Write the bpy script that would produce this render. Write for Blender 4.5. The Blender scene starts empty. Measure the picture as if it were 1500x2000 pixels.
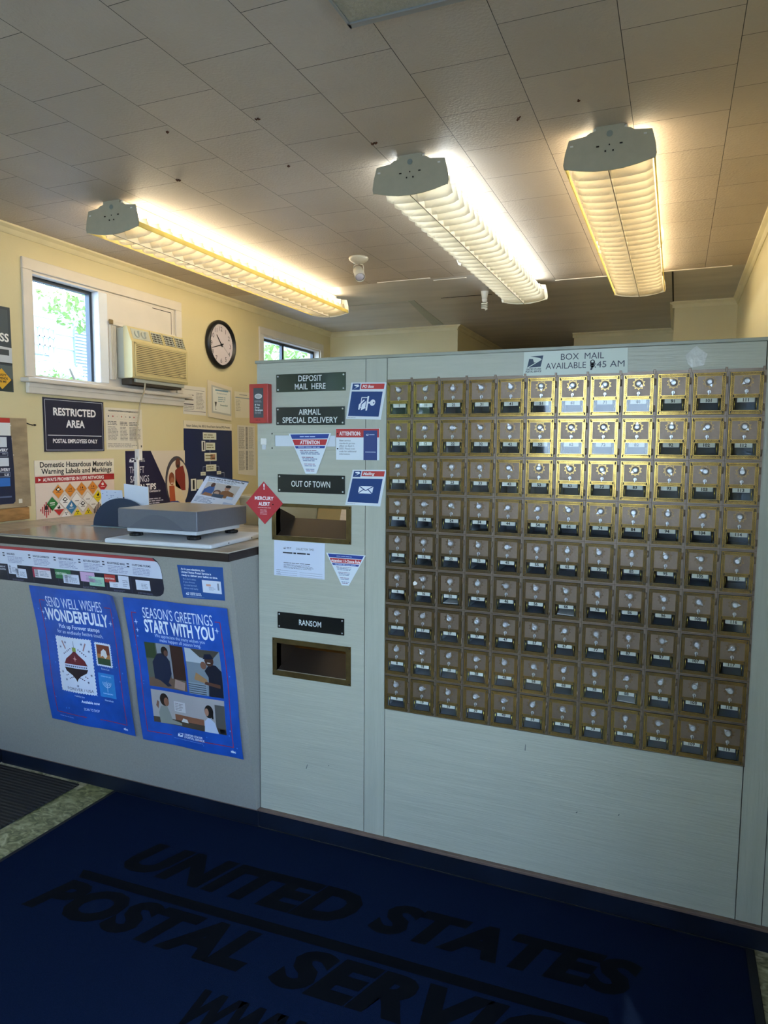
import bpy, bmesh, math, random
from mathutils import Vector, Matrix
random.seed(7)
PI = math.pi
S = bpy.context.scene
COL = S.collection
V3 = Vector

# ---------------------------------------------------------------- camera
F, CX, CY, CZ, PITCH, ROLL, YAW = 1368.77, 1.45203, -2.25313, 1.48917, -0.09253, -0.00730, 0.39294
cam_data = bpy.data.cameras.new('camera')
cam = bpy.data.objects.new('camera', cam_data)
COL.objects.link(cam)
Mr = Matrix.Rotation(YAW, 3, 'Z') @ Matrix.Rotation(PITCH, 3, 'X') @ Matrix.Rotation(ROLL, 3, 'Y')
right, fwd, up = Mr.col[0].copy(), Mr.col[1].copy(), Mr.col[2].copy()
mw = Matrix((( right.x, up.x, -fwd.x, CX), (right.y, up.y, -fwd.y, CY), (right.z, up.z, -fwd.z, CZ), (0, 0, 0, 1)))
cam.matrix_world = mw
cam_data.sensor_fit = 'HORIZONTAL'
cam_data.sensor_width = 36.0
cam_data.lens = 36.0 * F / 1500.0
cam_data.clip_start = 0.02
S.camera = cam

# ---------------------------------------------------------------- light & exposure
S.view_settings.view_transform = 'Standard'
S.view_settings.look = 'None'
S.view_settings.gamma = 1.0
S.view_settings.use_curve_mapping = False
S.view_settings.exposure = 0.78
SKY_STRENGTH = 10
SUN_STRENGTH = 3.0
TUBE_WARM, TUBE_COOL = 13.0, 13.0

world = bpy.data.worlds.new('daylight')
S.world = world
world.use_nodes = True
wn = world.node_tree
bg = wn.nodes['Background']
tc = wn.nodes.new('ShaderNodeTexCoord')
sp = wn.nodes.new('ShaderNodeSeparateXYZ')
rp = wn.nodes.new('ShaderNodeValToRGB')
wn.links.new(tc.outputs['Generated'], sp.inputs[0])
wn.links.new(sp.outputs['Z'], rp.inputs[0])
rp.color_ramp.elements[0].position = 0.0
rp.color_ramp.elements[0].color = (0.58, 0.74, 1.0, 1)
rp.color_ramp.elements[1].position = 0.6
rp.color_ramp.elements[1].color = (0.38, 0.58, 1.0, 1)
wn.links.new(rp.outputs[0], bg.inputs['Color'])
bg.inputs['Strength'].default_value = SKY_STRENGTH

sun_d = bpy.data.lights.new('sun', 'SUN')
sun_d.energy = SUN_STRENGTH
sun_d.angle = 0.01
sun_d.color = (1.0, 0.95, 0.85)
sun = bpy.data.objects.new('sun', sun_d)
COL.objects.link(sun)
sun.rotation_euler = Vector((-0.25, 0.55, -1.0)).to_track_quat('-Z', 'Y').to_euler()   # high sun, travelling down
sun.location = (0, -6, 8)
# ---------------------------------------------------------------- materials
def lin(h):
    if isinstance(h, (tuple, list)):
        return (h[0], h[1], h[2], 1)
    h = h.lstrip('#')
    out = []
    for i in (0, 2, 4):
        c = int(h[i:i + 2], 16) / 255
        out.append(c / 12.92 if c <= 0.04045 else ((c + 0.055) / 1.055) ** 2.4)
    return (*out, 1)

MATS = {}
def mat(name, color, rough=0.6, metal=0.0, var=0.0, scale=8.0, stretch=(1, 1, 1), bump=0.0, bscale=None, spec=0.5, color2=None):
    """plain or noise-mottled surface with optional bump"""
    if name in MATS:
        return MATS[name]
    m = bpy.data.materials.new(name)
    m.use_nodes = True
    n, l = m.node_tree.nodes, m.node_tree.links
    b = n['Principled BSDF']
    b.inputs['Base Color'].default_value = lin(color)
    b.inputs['Roughness'].default_value = rough
    b.inputs['Metallic'].default_value = metal
    b.inputs['Specular IOR Level'].default_value = spec
    if var or bump or color2:
        t = n.new('ShaderNodeTexCoord'); mp = n.new('ShaderNodeMapping')
        mp.inputs['Scale'].default_value = stretch
        l.new(t.outputs['Object'], mp.inputs[0])
        ns = n.new('ShaderNodeTexNoise'); ns.inputs['Scale'].default_value = scale
        ns.inputs['Detail'].default_value = 5
        l.new(mp.outputs[0], ns.inputs['Vector'])
        c = lin(color)
        r = n.new('ShaderNodeValToRGB')
        r.color_ramp.elements[0].position, r.color_ramp.elements[1].position = 0.3, 0.7
        c2 = lin(color2) if color2 else tuple(min(1, x * (1 + var)) for x in c[:3]) + (1,)
        r.color_ramp.elements[0].color = tuple(x * (1 - var) for x in c[:3]) + (1,)
        r.color_ramp.elements[1].color = c2
        l.new(ns.outputs['Fac'], r.inputs[0]); l.new(r.outputs[0], b.inputs['Base Color'])
        if bump:
            ns2 = n.new('ShaderNodeTexNoise'); ns2.inputs['Scale'].default_value = bscale or scale * 6
            ns2.inputs['Detail'].default_value = 3
            l.new(mp.outputs[0], ns2.inputs['Vector'])
            bm_ = n.new('ShaderNodeBump'); bm_.inputs['Strength'].default_value = bump
            bm_.inputs['Distance'].default_value = 0.004
            l.new(ns2.outputs['Fac'], bm_.inputs['Height']); l.new(bm_.outputs[0], b.inputs['Normal'])
    MATS[name] = m
    return m

def ink(h, rough=0.45):
    return mat('print_' + h.strip('#'), h, rough)

def emit(name, color, strength):
    m = bpy.data.materials.new(name); m.use_nodes = True
    n, l = m.node_tree.nodes, m.node_tree.links
    n.clear(); e = n.new('ShaderNodeEmission'); o = n.new('ShaderNodeOutputMaterial')
    e.inputs[0].default_value = (*color, 1); e.inputs[1].default_value = strength
    l.new(e.outputs[0], o.inputs[0])
    return m

def glassy(name, tint=(1, 1, 1), refl=0.06, rough=0.0):
    m = bpy.data.materials.new(name); m.use_nodes = True
    n, l = m.node_tree.nodes, m.node_tree.links
    n.clear()
    o = n.new('ShaderNodeOutputMaterial'); mx = n.new('ShaderNodeMixShader')
    tr = n.new('ShaderNodeBsdfTransparent'); gl = n.new('ShaderNodeBsdfGlossy')
    lw = n.new('ShaderNodeLayerWeight'); lw.inputs[0].default_value = 0.5
    fr = n.new('ShaderNodeMath'); fr.operation = 'POWER'; fr.inputs[1].default_value = 5.0
    l.new(lw.outputs['Facing'], fr.inputs[0])
    ad = n.new('ShaderNodeMath'); ad.operation = 'ADD'; ad.inputs[1].default_value = refl; ad.use_clamp = True
    tr.inputs[0].default_value = (*tint, 1); gl.inputs['Roughness'].default_value = rough
    l.new(fr.outputs[0], ad.inputs[0]); l.new(ad.outputs[0], mx.inputs[0])
    l.new(tr.outputs[0], mx.inputs[1]); l.new(gl.outputs[0], mx.inputs[2]); l.new(mx.outputs[0], o.inputs[0])
    return m

def translucent(name, color, t=0.5):
    m = bpy.data.materials.new(name); m.use_nodes = True
    n, l = m.node_tree.nodes, m.node_tree.links
    n.clear()
    o = n.new('ShaderNodeOutputMaterial'); mx = n.new('ShaderNodeMixShader'); mx.inputs[0].default_value = t
    a = n.new('ShaderNodeBsdfDiffuse'); b = n.new('ShaderNodeBsdfTranslucent')
    a.inputs[0].default_value = lin(color); b.inputs[0].default_value = lin(color)
    l.new(a.outputs[0], mx.inputs[1]); l.new(b.outputs[0], mx.inputs[2]); l.new(mx.outputs[0], o.inputs[0])
    return m

def ceiling_tile_mat():
    m = bpy.data.materials.new('ceiling_tile'); m.use_nodes = True
    n, l = m.node_tree.nodes, m.node_tree.links
    b = n['Principled BSDF']; b.inputs['Roughness'].default_value = 0.55
    t = n.new('ShaderNodeTexCoord'); s = n.new('ShaderNodeSeparateXYZ'); c = n.new('ShaderNodeCombineXYZ')
    l.new(t.outputs['Object'], s.inputs[0])
    ax = n.new('ShaderNodeMath'); ax.operation = 'ADD'; ax.inputs[1].default_value = 0.472 + 0.274 * 12
    ay = n.new('ShaderNodeMath'); ay.operation = 'ADD'; ay.inputs[1].default_value = -0.725 + 0.2785 * 10
    l.new(s.outputs['Y'], ax.inputs[0]); l.new(s.outputs['X'], ay.inputs[0])
    l.new(ax.outputs[0], c.inputs[0]); l.new(ay.outputs[0], c.inputs[1])
    br = n.new('ShaderNodeTexBrick'); br.offset = 0.5; br.squash = 1
    br.inputs['Scale'].default_value = 1.0
    br.inputs['Brick Width'].default_value = 0.274; br.inputs['Row Height'].default_value = 0.2785
    br.inputs['Mortar Size'].default_value = 0.0011; br.inputs['Mortar Smooth'].default_value = 0.2
    br.inputs['Color1'].default_value = lin('#c6b7a6'); br.inputs['Color2'].default_value = lin('#beb09f')
    br.inputs['Mortar'].default_value = lin('#3a322b')
    l.new(c.outputs[0], br.inputs['Vector'])
    ns = n.new('ShaderNodeTexNoise'); ns.inputs['Scale'].default_value = 2.2; ns.inputs['Detail'].default_value = 6
    l.new(t.outputs['Object'], ns.inputs['Vector'])
    mx = n.new('ShaderNodeMix'); mx.data_type = 'RGBA'; mx.blend_type = 'MULTIPLY'; mx.inputs[0].default_value = 0.5
    rr = n.new('ShaderNodeValToRGB'); rr.color_ramp.elements[0].position = .3; rr.color_ramp.elements[1].position = .7
    rr.color_ramp.elements[0].color = (.72, .68, .62, 1); rr.color_ramp.elements[1].color = (1, 1, 1, 1)
    l.new(ns.outputs['Fac'], rr.inputs[0]); l.new(br.outputs['Color'], mx.inputs[6]); l.new(rr.outputs[0], mx.inputs[7])
    l.new(mx.outputs[2], b.inputs['Base Color'])
    n2 = n.new('ShaderNodeTexNoise'); n2.inputs['Scale'].default_value = 110; n2.inputs['Detail'].default_value = 3
    l.new(t.outputs['Object'], n2.inputs['Vector'])
    mh = n.new('ShaderNodeMath'); mh.operation = 'MULTIPLY_ADD'; mh.inputs[1].default_value = -1.5
    l.new(br.outputs['Fac'], mh.inputs[0]); l.new(n2.outputs['Fac'], mh.inputs[2])
    bp = n.new('ShaderNodeBump'); bp.inputs['Strength'].default_value = 0.55; bp.inputs['Distance'].default_value = 0.0035
    l.new(mh.outputs[0], bp.inputs['Height']); l.new(bp.outputs[0], b.inputs['Normal'])
    return m

def floor_tile_mat():
    m = bpy.data.materials.new('marbled_floor_tile'); m.use_nodes = True
    n, l = m.node_tree.nodes, m.node_tree.links
    b = n['Principled BSDF']; b.inputs['Roughness'].default_value = 0.28
    t = n.new('ShaderNodeTexCoord'); mp = n.new('ShaderNodeMapping')
    mp.inputs['Location'].default_value = (0.04, 0.344, 0)
    l.new(t.outputs['Object'], mp.inputs[0])
    ck = n.new('ShaderNodeTexBrick'); ck.offset = 0
    for k, v in (('Scale', 1.0), ('Brick Width', .28), ('Row Height', .28), ('Mortar Size', .0012)):
        ck.inputs[k].default_value = v
    ck.inputs['Color1'].default_value = (1, 1, 1, 1); ck.inputs['Color2'].default_value = (0, 0, 0, 1)
    ck.inputs['Mortar'].default_value = (.2, .2, .2, 1)
    l.new(mp.outputs[0], ck.inputs['Vector'])
    ns = n.new('ShaderNodeTexNoise'); ns.inputs['Scale'].default_value = 22; ns.inputs['Detail'].default_value = 8
    ns.inputs['Distortion'].default_value = 1.6
    mp2 = n.new('ShaderNodeMapping'); mp2.inputs['Scale'].default_value = (1, 1.6, 1); mp2.inputs['Rotation'].default_value = (0, 0, .5)
    l.new(t.outputs['Object'], mp2.inputs[0]); l.new(mp2.outputs[0], ns.inputs['Vector'])
    r1 = n.new('ShaderNodeValToRGB'); r2 = n.new('ShaderNodeValToRGB')
    for r, cs in ((r1, ('#4a4d2c', '#7b7a4c', '#b9b48c')), (r2, ('#6f6a45', '#c4b797', '#d6c8ad'))):
        e = r.color_ramp.elements
        e[0].position = .35; e[0].color = lin(cs[0]); e[1].position = .72; e[1].color = lin(cs[2])
        k = e.new(.52); k.color = lin(cs[1])
        l.new(ns.outputs['Fac'], r.inputs[0])
    mx = n.new('ShaderNodeMix'); mx.data_type = 'RGBA'
    l.new(ck.outputs['Color'], mx.inputs[0]); l.new(r1.outputs[0], mx.inputs[6]); l.new(r2.outputs[0], mx.inputs[7])
    l.new(mx.outputs[2], b.inputs['Base Color'])
    return m

def ribbed_mat():
    m = bpy.data.materials.new('black_ribbed_rubber'); m.use_nodes = True
    n, l = m.node_tree.nodes, m.node_tree.links
    b = n['Principled BSDF']; b.inputs['Roughness'].default_value = 0.8; b.inputs['Base Color'].default_value = lin('#1c1b1b')
    t = n.new('ShaderNodeTexCoord'); w = n.new('ShaderNodeTexWave'); w.bands_direction = 'Y'
    w.inputs['Scale'].default_value = 16; w.inputs['Distortion'].default_value = .4; w.inputs['Detail Scale'].default_value = 6
    l.new(t.outputs['Object'], w.inputs['Vector'])
    r = n.new('ShaderNodeValToRGB'); r.color_ramp.elements[0].color = lin('#0e0d0d'); r.color_ramp.elements[1].color = lin('#2b2927')
    l.new(w.outputs['Fac'], r.inputs[0]); l.new(r.outputs[0], b.inputs['Base Color'])
    bp = n.new('ShaderNodeBump'); bp.inputs['Strength'].default_value = .8; bp.inputs['Distance'].default_value = .006
    l.new(w.outputs['Fac'], bp.inputs['Height']); l.new(bp.outputs[0], b.inputs['Normal'])
    return m

M = dict(
    wall=mat('cream_wall_paint', '#d6c89a', .55, var=.05, scale=1.6, bump=.12, bscale=60),
    trimw=mat('white_trim_paint', '#d8cfc0', .45, var=.05, scale=5),
    crown=mat('cream_crown_paint', '#dccfa4', .5, var=.06, scale=6),
    ceil=ceiling_tile_mat(),
    ceil2=mat('rear_ceiling_board', '#c2bab0', .42, var=.12, scale=2.5, bump=.25, bscale=5, stretch=(.6, 3, 1)),
    gap=mat('dark_gap', '#1d1813', .9),
    floor=floor_tile_mat(),
    part=mat('grey_woodgrain_panel', '#b3b3a2', .42, var=.05, scale=5, stretch=(.5, 1, 9), bump=.35, bscale=18),
    partv=mat('grey_woodgrain_batten', '#afb0a0', .42, var=.05, scale=5, stretch=(9, 1, .5), bump=.35, bscale=18),
    lip=mat('partition_cap_metal', '#9c9d8e', .4, var=.08, scale=8),
    seam=mat('panel_seam', '#3b3a35', .8),
    base=mat('navy_vinyl_base', '#0d1626', .42, var=.35, scale=9),
    baselip=mat('brown_base_cap', '#6f5a4e', .6, var=.2, scale=14),
    face=mat('grey_laminate', '#94928b', .55, var=.06, scale=140),
    top=mat('worn_marbled_laminate', '#b5a995', .36, var=.22, scale=9, stretch=(1, 2.2, 1)),
    edge=mat('dark_walnut_edge', '#200f0d', .6, var=.35, scale=6, stretch=(1, 1, 30)),
    navy=mat('navy_carpet', '#111a2e', .95, var=.12, scale=260, bump=.12, bscale=500, spec=0.0),
    navyd=mat('faded_black_lettering', '#04060b', .95, spec=.1),
    matedge=mat('mat_rubber_edge', '#0b0c12', .7),
    rib=ribbed_mat(),
    brown=mat('aged_bronze_door', '#7e6c5c', .42, .55, var=.16, scale=30, bump=.15, bscale=120),
    frame=mat('bronze_frame', '#837263', .4, .55, var=.12, scale=24),
    gold=mat('worn_gilt_relief', '#c09c52', .2, .95, var=.25, scale=60),
    goldback=mat('relief_ground', '#453a28', .55, .2),
    nickel=mat('nickel_knob', '#d2d5da', .28, .65),
    nickelw=mat('bright_nickel', '#d9dbdd', .3, .7),
    brasspin=mat('polished_brass_post', '#c9b15e', .2, 1.0),
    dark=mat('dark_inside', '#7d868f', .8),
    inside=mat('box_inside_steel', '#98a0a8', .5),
    card=mat('number_card', '#d6d6ca', .6),
    inkblk=mat('black_number', '#15181c', .6),
    brass=mat('tarnished_brass', '#6e5d3c', .38, .8, var=.25, scale=22),
    chute=mat('dark_chute_metal', '#2c2622', .45, .4),
    plywood=mat('tan_plywood', '#b08a58', .55, var=.15, scale=6, stretch=(1, 1, 12)),
    fixgrey=mat('fixture_end_enamel', '#b5ad94', .5, var=.04, scale=30),
    fixwhite=mat('fixture_white_enamel', '#e2e0d2', .45),
    blade=translucent('louver_plastic', '#e6e0d0', .22),
    rail=translucent('yellowed_rail_plastic', '#e8dca0', .6),
    tubew=emit('warm_tube', (1.0, .84, .58), TUBE_WARM),
    tubec=emit('cool_tube', (.86, .95, 1.0), TUBE_COOL),
    offtube=mat('unlit_prismatic_lens', '#a9a08a', .3, var=.1, scale=90, bump=.6, bscale=120),
    alu=mat('grey_aluminium_trim', '#a5a9aa', .35, .6),
    blackp=mat('black_plastic', '#131417', .35),
    clockface=mat('clock_face', '#d5c9cb', .5),
    glass=glassy('window_glass', (.97, 1, .99), .03),
    boxglass=glassy('box_window_glass', (.95, .97, .97), .05, .03),
    ac=mat('yellowed_beige_plastic', '#cdbd88', .45, var=.05, scale=6),
    acgrey=mat('pale_grey_casing', '#b9bbac', .5),
    acdark=mat('dark_grille', '#4a3f31', .7),
    steel=mat('dark_window_sash', '#3c4146', .4, .5),
    weather=mat('weathered_board', '#9c8768', .8, var=.25, scale=7, stretch=(1, 1, 3), bump=.4, bscale=60),
    pine=mat('knotty_pine', '#a07442', .6, var=.3, scale=5, stretch=(1, 3, 14)),
    paper=mat('white_paper', '#e6e2da', .6),
    scaletop=mat('scale_grey', '#5d6069', .4, var=.04, scale=80),
    scaleplate=mat('scale_platter', '#a0968a', .3, .2, var=.06, scale=6),
    scalewhite=mat('scale_white_base', '#c9ccce', .45),
    rubber=mat('black_rubber_foot', '#101012', .6),
    boardw=mat('white_plastic_board', '#cfd2d4', .4, var=.03, scale=10),
    slate=mat('slate_blue_plastic', '#2c3c52', .45),
    bin=mat('pale_beige_bin', '#c2b692', .5, var=.05, scale=4),
    cord=mat('grey_cord', '#b7ab90', .6),
    tape=mat('clear_tape', '#c9c8c0', .25, var=.1, scale=30, bump=.6, bscale=40),
    leaf=translucent('leaves_green', '#7d9455', .45),
    leaf2=translucent('leaves_pale', '#b9c79c', .45),
    bark=mat('bark', '#4b4238', .9),
    siding=mat('white_siding', '#aab3ba', .7),
    grass=mat('asphalt_and_gravel', '#77777a', .9, var=.3, scale=5),
    bulb=mat('white_bulb', '#e6e4dc', .3),
    creamlamp=mat('cream_enamel', '#c6bba2', .4),
    red=mat('red_case', '#b23a34', .4),
)

# ---------------------------------------------------------------- mesh helpers
class MB:
    """collects shapes of several materials into one mesh"""
    def __init__(s):
        s.bm = bmesh.new(); s.mats = []
    def mi(s, m):
        if m not in s.mats: s.mats.append(m)
        return s.mats.index(m)
    def face(s, pts, m):
        vs = [s.bm.verts.new(p) for p in pts]
        try:
            f = s.bm.faces.new(vs); f.material_index = s.mi(m); return f
        except ValueError:
            return None
    def box(s, x0, x1, y0, y1, z0, z1, m, bev=0.0, seg=1, rot=None, at=None):
        old = set(s.bm.faces)
        r = bmesh.ops.create_cube(s.bm, size=1)
        vs = r['verts']
        for v in vs:
            v.co = V3(((v.co.x + .5) * (x1 - x0) + x0, (v.co.y + .5) * (y1 - y0) + y0, (v.co.z + .5) * (z1 - z0) + z0))
        if rot is not None:
            c = V3(at) if at else V3(((x0 + x1) / 2, (y0 + y1) / 2, (z0 + z1) / 2))
            for v in vs: v.co = rot @ (v.co - c) + c
        fs = set(f for v in vs for f in v.link_faces)
        if bev:
            es = set(e for f in fs for e in f.edges)
            g = bmesh.ops.bevel(s.bm, geom=list(es), offset=bev, segments=seg, affect='EDGES', profile=.5)
            fs = set(f for f in s.bm.faces if f not in old)
        k = s.mi(m)
        for f in fs: f.material_index = k
        return fs
    def cyl(s, p0, p1, r0, m, r1=None, n=16, smooth=True, caps=True):
        p0, p1 = V3(p0), V3(p1); r1 = r0 if r1 is None else r1
        d = (p1 - p0).normalized()
        a = d.orthogonal().normalized(); b = d.cross(a)
        A, B = [], []
        for i in range(n):
            t = 2 * PI * i / n; o = a * math.cos(t) + b * math.sin(t)
            A.append(s.bm.verts.new(p0 + o * r0)); B.append(s.bm.verts.new(p1 + o * r1))
        k = s.mi(m)
        for i in range(n):
            f = s.bm.faces.new((A[i], A[(i + 1) % n], B[(i + 1) % n], B[i])); f.material_index = k; f.smooth = smooth
        if caps:
            for L in (A[::-1], B):
                f = s.bm.faces.new(L); f.material_index = k
    def lathe(s, prof, origin, axis, m, n=24, smooth=True):
        origin, axis = V3(origin), V3(axis).normalized()
        a = axis.orthogonal().normalized(); b = axis.cross(a)
        rings = []
        for r, h in prof:
            rings.append([s.bm.verts.new(origin + axis * h + (a * math.cos(2 * PI * i / n) + b * math.sin(2 * PI * i / n)) * max(r, 1e-5)) for i in range(n)])
        k = s.mi(m)
        for A, B in zip(rings, rings[1:]):
            for i in range(n):
                f = s.bm.faces.new((A[i], A[(i + 1) % n], B[(i + 1) % n], B[i])); f.material_index = k; f.smooth = smooth
        for L in (rings[0][::-1], rings[-1]):
            f = s.bm.faces.new(L); f.material_index = k
    def tube(s, pts, r, m, n=8):
        pts = [V3(p) for p in pts]; rings = []
        for i, p in enumerate(pts):
            d = (pts[min(i + 1, len(pts) - 1)] - pts[max(i - 1, 0)]).normalized()
            a = d.orthogonal().normalized() if i == 0 else (rings_a - d * rings_a.dot(d)).normalized()
            rings_a = a; b = d.cross(a)
            rings.append([s.bm.verts.new(p + (a * math.cos(2 * PI * j / n) + b * math.sin(2 * PI * j / n)) * r) for j in range(n)])
        k = s.mi(m)
        for A, B in zip(rings, rings[1:]):
            for j in range(n):
                f = s.bm.faces.new((A[j], A[(j + 1) % n], B[(j + 1) % n], B[j])); f.material_index = k; f.smooth = True
        for L in (rings[0][::-1], rings[-1]):
            f = s.bm.faces.new(L); f.material_index = k
    def prism(s, pts, off, m, m_side=None):
        """polygon (3D points) pushed by vector off"""
        off = V3(off)
        A = [s.bm.verts.new(V3(p)) for p in pts]; B = [s.bm.verts.new(V3(p) + off) for p in pts]
        k = s.mi(m); ks = s.mi(m_side or m)
        f = s.bm.faces.new(A); f.material_index = k
        f = s.bm.faces.new(B[::-1]); f.material_index = k
        for i in range(len(A)):
            f = s.bm.faces.new((A[i], B[i], B[(i + 1) % len(A)], A[(i + 1) % len(A)])); f.material_index = ks
    def mesh(s, name, fix=True):
        if fix: bmesh.ops.recalc_face_normals(s.bm, faces=s.bm.faces[:])
        me = bpy.data.meshes.new(name); s.bm.to_mesh(me); s.bm.free()
        for m in s.mats: me.materials.append(m)
        return me
    def build(s, name, parent=None, loc=(0, 0, 0), fix=True):
        o = bpy.data.objects.new(name, s.mesh(name, fix)); COL.objects.link(o); o.location = loc
        if parent: o.parent = parent
        return o

def tag(o, label=None, cat=None, group=None, kind=None):
    if label: o['label'] = label
    if cat: o['category'] = cat
    if group: o['group'] = group
    if kind: o['kind'] = kind
    return o
def thing(name, label, cat, loc=(0, 0, 0), group=None, rz=0):
    o = bpy.data.objects.new(name, None); COL.objects.link(o); o.empty_display_size = .05
    o.location = loc; o.rotation_euler = (0, 0, rz)
    return tag(o, label, cat, group)
def child(me_or_obj, parent): me_or_obj.parent = parent; return me_or_obj

# ---------------------------------------------------------------- flat printed sheets
GL = {}
def glyphs(s, bold=0.0, shear=0.0, res=3):
    key = (s, bold, shear, res)
    if key in GL: return GL[key]
    cu = bpy.data.curves.new('t', 'FONT'); cu.body = s; cu.size = 1; cu.offset = bold; cu.shear = shear
    cu.resolution_u = res; cu.fill_mode = 'FRONT'
    if bold: cu.space_character = 1.0 + bold
    o = bpy.data.objects.new('t', cu)
    me = bpy.data.meshes.new_from_object(o)
    vs = [(v.co.x, v.co.y) for v in me.vertices]; fs = [tuple(p.vertices) for p in me.polygons]
    bpy.data.meshes.remove(me); bpy.data.objects.remove(o); bpy.data.curves.remove(cu)
    GL[key] = (vs, fs); return GL[key]
_h = glyphs('H')[0]; CAP = max(v[1] for v in _h)

class Sheet:
    """a printed sheet lying on a plane: origin + u*ex + v*ey, raised along n; everything becomes ONE mesh"""
    def __init__(s, origin, ex, ey, n, lift=0.0, step=0.0004, warp=None):
        s.o, s.ex, s.ey, s.n = V3(origin), V3(ex).normalized(), V3(ey).normalized(), V3(n).normalized()
        s.lift, s.step, s.warp = lift, step, warp
        s.mb = MB(); s.T = None
    def P(s, u, v, h=0.0):
        if s.T: u, v = s.T(u, v)
        return s.o + s.ex * u + s.ey * v + s.n * (s.lift + h)
    def poly(s, pts, c, layer=1):
        m = ink(c) if isinstance(c, str) else c
        f = s.mb.face([s.P(u, v, layer * s.step) for u, v in pts], m)
    def rect(s, x0, y0, x1, y1, c, layer=1):
        s.poly([(x0, y0), (x1, y0), (x1, y1), (x0, y1)], c, layer)
    def frame(s, x0, y0, x1, y1, t, c, layer=1):
        s.rect(x0, y0, x1, y0 + t, c, layer); s.rect(x0, y1 - t, x1, y1, c, layer)
        s.rect(x0, y0 + t, x0 + t, y1 - t, c, layer); s.rect(x1 - t, y0 + t, x1, y1 - t, c, layer)
    def ell(s, cx, cy, rx, ry, c, layer=1, n=24, a0=0, a1=2 * PI):
        k = n if abs(a1 - a0 - 2 * PI) < 1e-6 else n + 1
        s.poly([(cx + rx * math.cos(a0 + (a1 - a0) * i / n), cy + ry * math.sin(a0 + (a1 - a0) * i / n)) for i in range(k)], c, layer)
    def slab(s, pts, c, thick, side=None):
        """the sheet's own body: polygon with thickness behind layer 0"""
        m = ink(c) if isinstance(c, str) else c
        s.mb.prism([s.P(u, v, 0) for u, v in pts], -s.n * thick, m, side)
    def text(s, t, x, y, h, w=None, c='#ffffff', layer=2, align='c', bold=0.0, shear=0.0, rot=0.0, maxw=None, res=3):
        vs, fs = glyphs(t, bold, shear, res)
        if not vs: return
        x0 = min(v[0] for v in vs); x1 = max(v[0] for v in vs); k = h / CAP
        sx = k if w is None else w / (x1 - x0)
        if maxw and sx * (x1 - x0) > maxw: sx = maxw / (x1 - x0)
        off = {'c': -(x0 + x1) / 2, 'l': -x0, 'r': -x1}[align]
        m = ink(c) if isinstance(c, str) else c; mi = s.mb.mi(m)
        cr, sr = math.cos(rot), math.sin(rot); bv = []
        for vx, vy in vs:
            a, b = (vx + off) * sx, vy * k
            bv.append(s.mb.bm.verts.new(s.P(x + a * cr - b * sr, y + a * sr + b * cr, layer * s.step)))
        for f in fs:
            try: s.mb.bm.faces.new([bv[i] for i in f]).material_index = mi
            except ValueError: pass
    def greek(s, x0, y0, x1, y1, n, c='#55585e', layer=2, fill=.42, rag=.25, words=True):
        """n lines of text too small to read"""
        rnd = random.Random(int((x0 + y0) * 1e4) + n)
        dy = (y1 - y0) / n
        for i in range(n):
            yb = y1 - (i + 1) * dy + dy * (1 - fill) / 2
            xe = x1 - (x1 - x0) * rnd.random() * rag; x = x0
            while x < xe - dy:
                wl = dy * (1.2 + rnd.random() * 3.5) if words else xe - x
                s.rect(x, yb, min(x + wl, xe), yb + dy * fill, c, layer)
                x += wl + dy * .45
    def eagle(s, x, y, w, h, blue='#1c3760', white='#eef0f0', layer=1, ground=True):
        q = lambda pts: [(x + a * w, y + b * h) for a, b in pts]
        A = [(.17, .96), (1, 1), (.846, .04), (.10, 0), (.84, .58), (.90, .68), (.80, .79), (.55, .86)]
        B = [(.115, .74), (.36, .72), (.42, .40), (.66, .55), (.74, .60), (.03, .04), (0, 0)]
        Cc = [(.38, .70), (.78, .64), (.74, .60), (.66, .55), (.42, .40)]
        s.poly(q(A), blue, layer); s.poly(q([(.115, .74), (.36, .72), (.42, .42), (.0, .0)]), blue, layer)
        s.poly(q([(.42, .42), (.56, .44), (.03, .02), (0, 0)]), blue, layer)
        s.poly(q([(.36, .77), (.72, .72), (.80, .66), (.60, .60), (.46, .48)]), white, layer + 1)
    def build(s, name, parent=None):
        if s.warp:      # cut along a grid, then let the paper ripple
            bm = s.mb.bm
            us = [(v.co - s.o).dot(s.ex) for v in bm.verts]; vs = [(v.co - s.o).dot(s.ey) for v in bm.verts]
            for lo, hi, ax in ((min(us), max(us), s.ex), (min(vs), max(vs), s.ey)):
                n = int((hi - lo) / .022)
                for i in range(1, n):
                    g = bm.verts[:] + bm.edges[:] + bm.faces[:]
                    bmesh.ops.bisect_plane(bm, geom=g, dist=1e-6, plane_co=s.o + ax * (lo + (hi - lo) * i / n), plane_no=ax)
            for v in bm.verts:
                d = v.co - s.o; v.co += s.n * s.warp(d.dot(s.ex), d.dot(s.ey))
        return s.mb.build(name, parent, fix=False)

WX = -1.5          # left wall plane
def on_wall(lift=.002, **k):  return Sheet((WX, 0, 0), (0, 1, 0), (0, 0, 1), (1, 0, 0), lift=lift, **k)
def on_part(lift=.002, **k):  return Sheet((0, 0, 0), (1, 0, 0), (0, 0, 1), (0, -1, 0), lift=lift, **k)
FV = V3((0, -.148, .989)).normalized(); FN = V3((0, -.989, -.148)).normalized(); FP = V3((0, -.03, .09))
def on_face(lift=.002, **k):  return Sheet(FP, (1, 0, 0), FV, FN, lift=lift, **k)

# ================================================================ THE SETTING
CE = 2.52; XR = 1.80; YF = -3.0
def struct(mb, name, parent=None, label=None):
    o = mb.build(name, parent)
    if not parent: tag(o, label, None, None, 'structure')
    return o
# floor
mb = MB(); mb.box(-1.62, XR + .1, YF - .1, 6.6, -.08, 0, M['floor']); struct(mb, 'floor')
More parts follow.
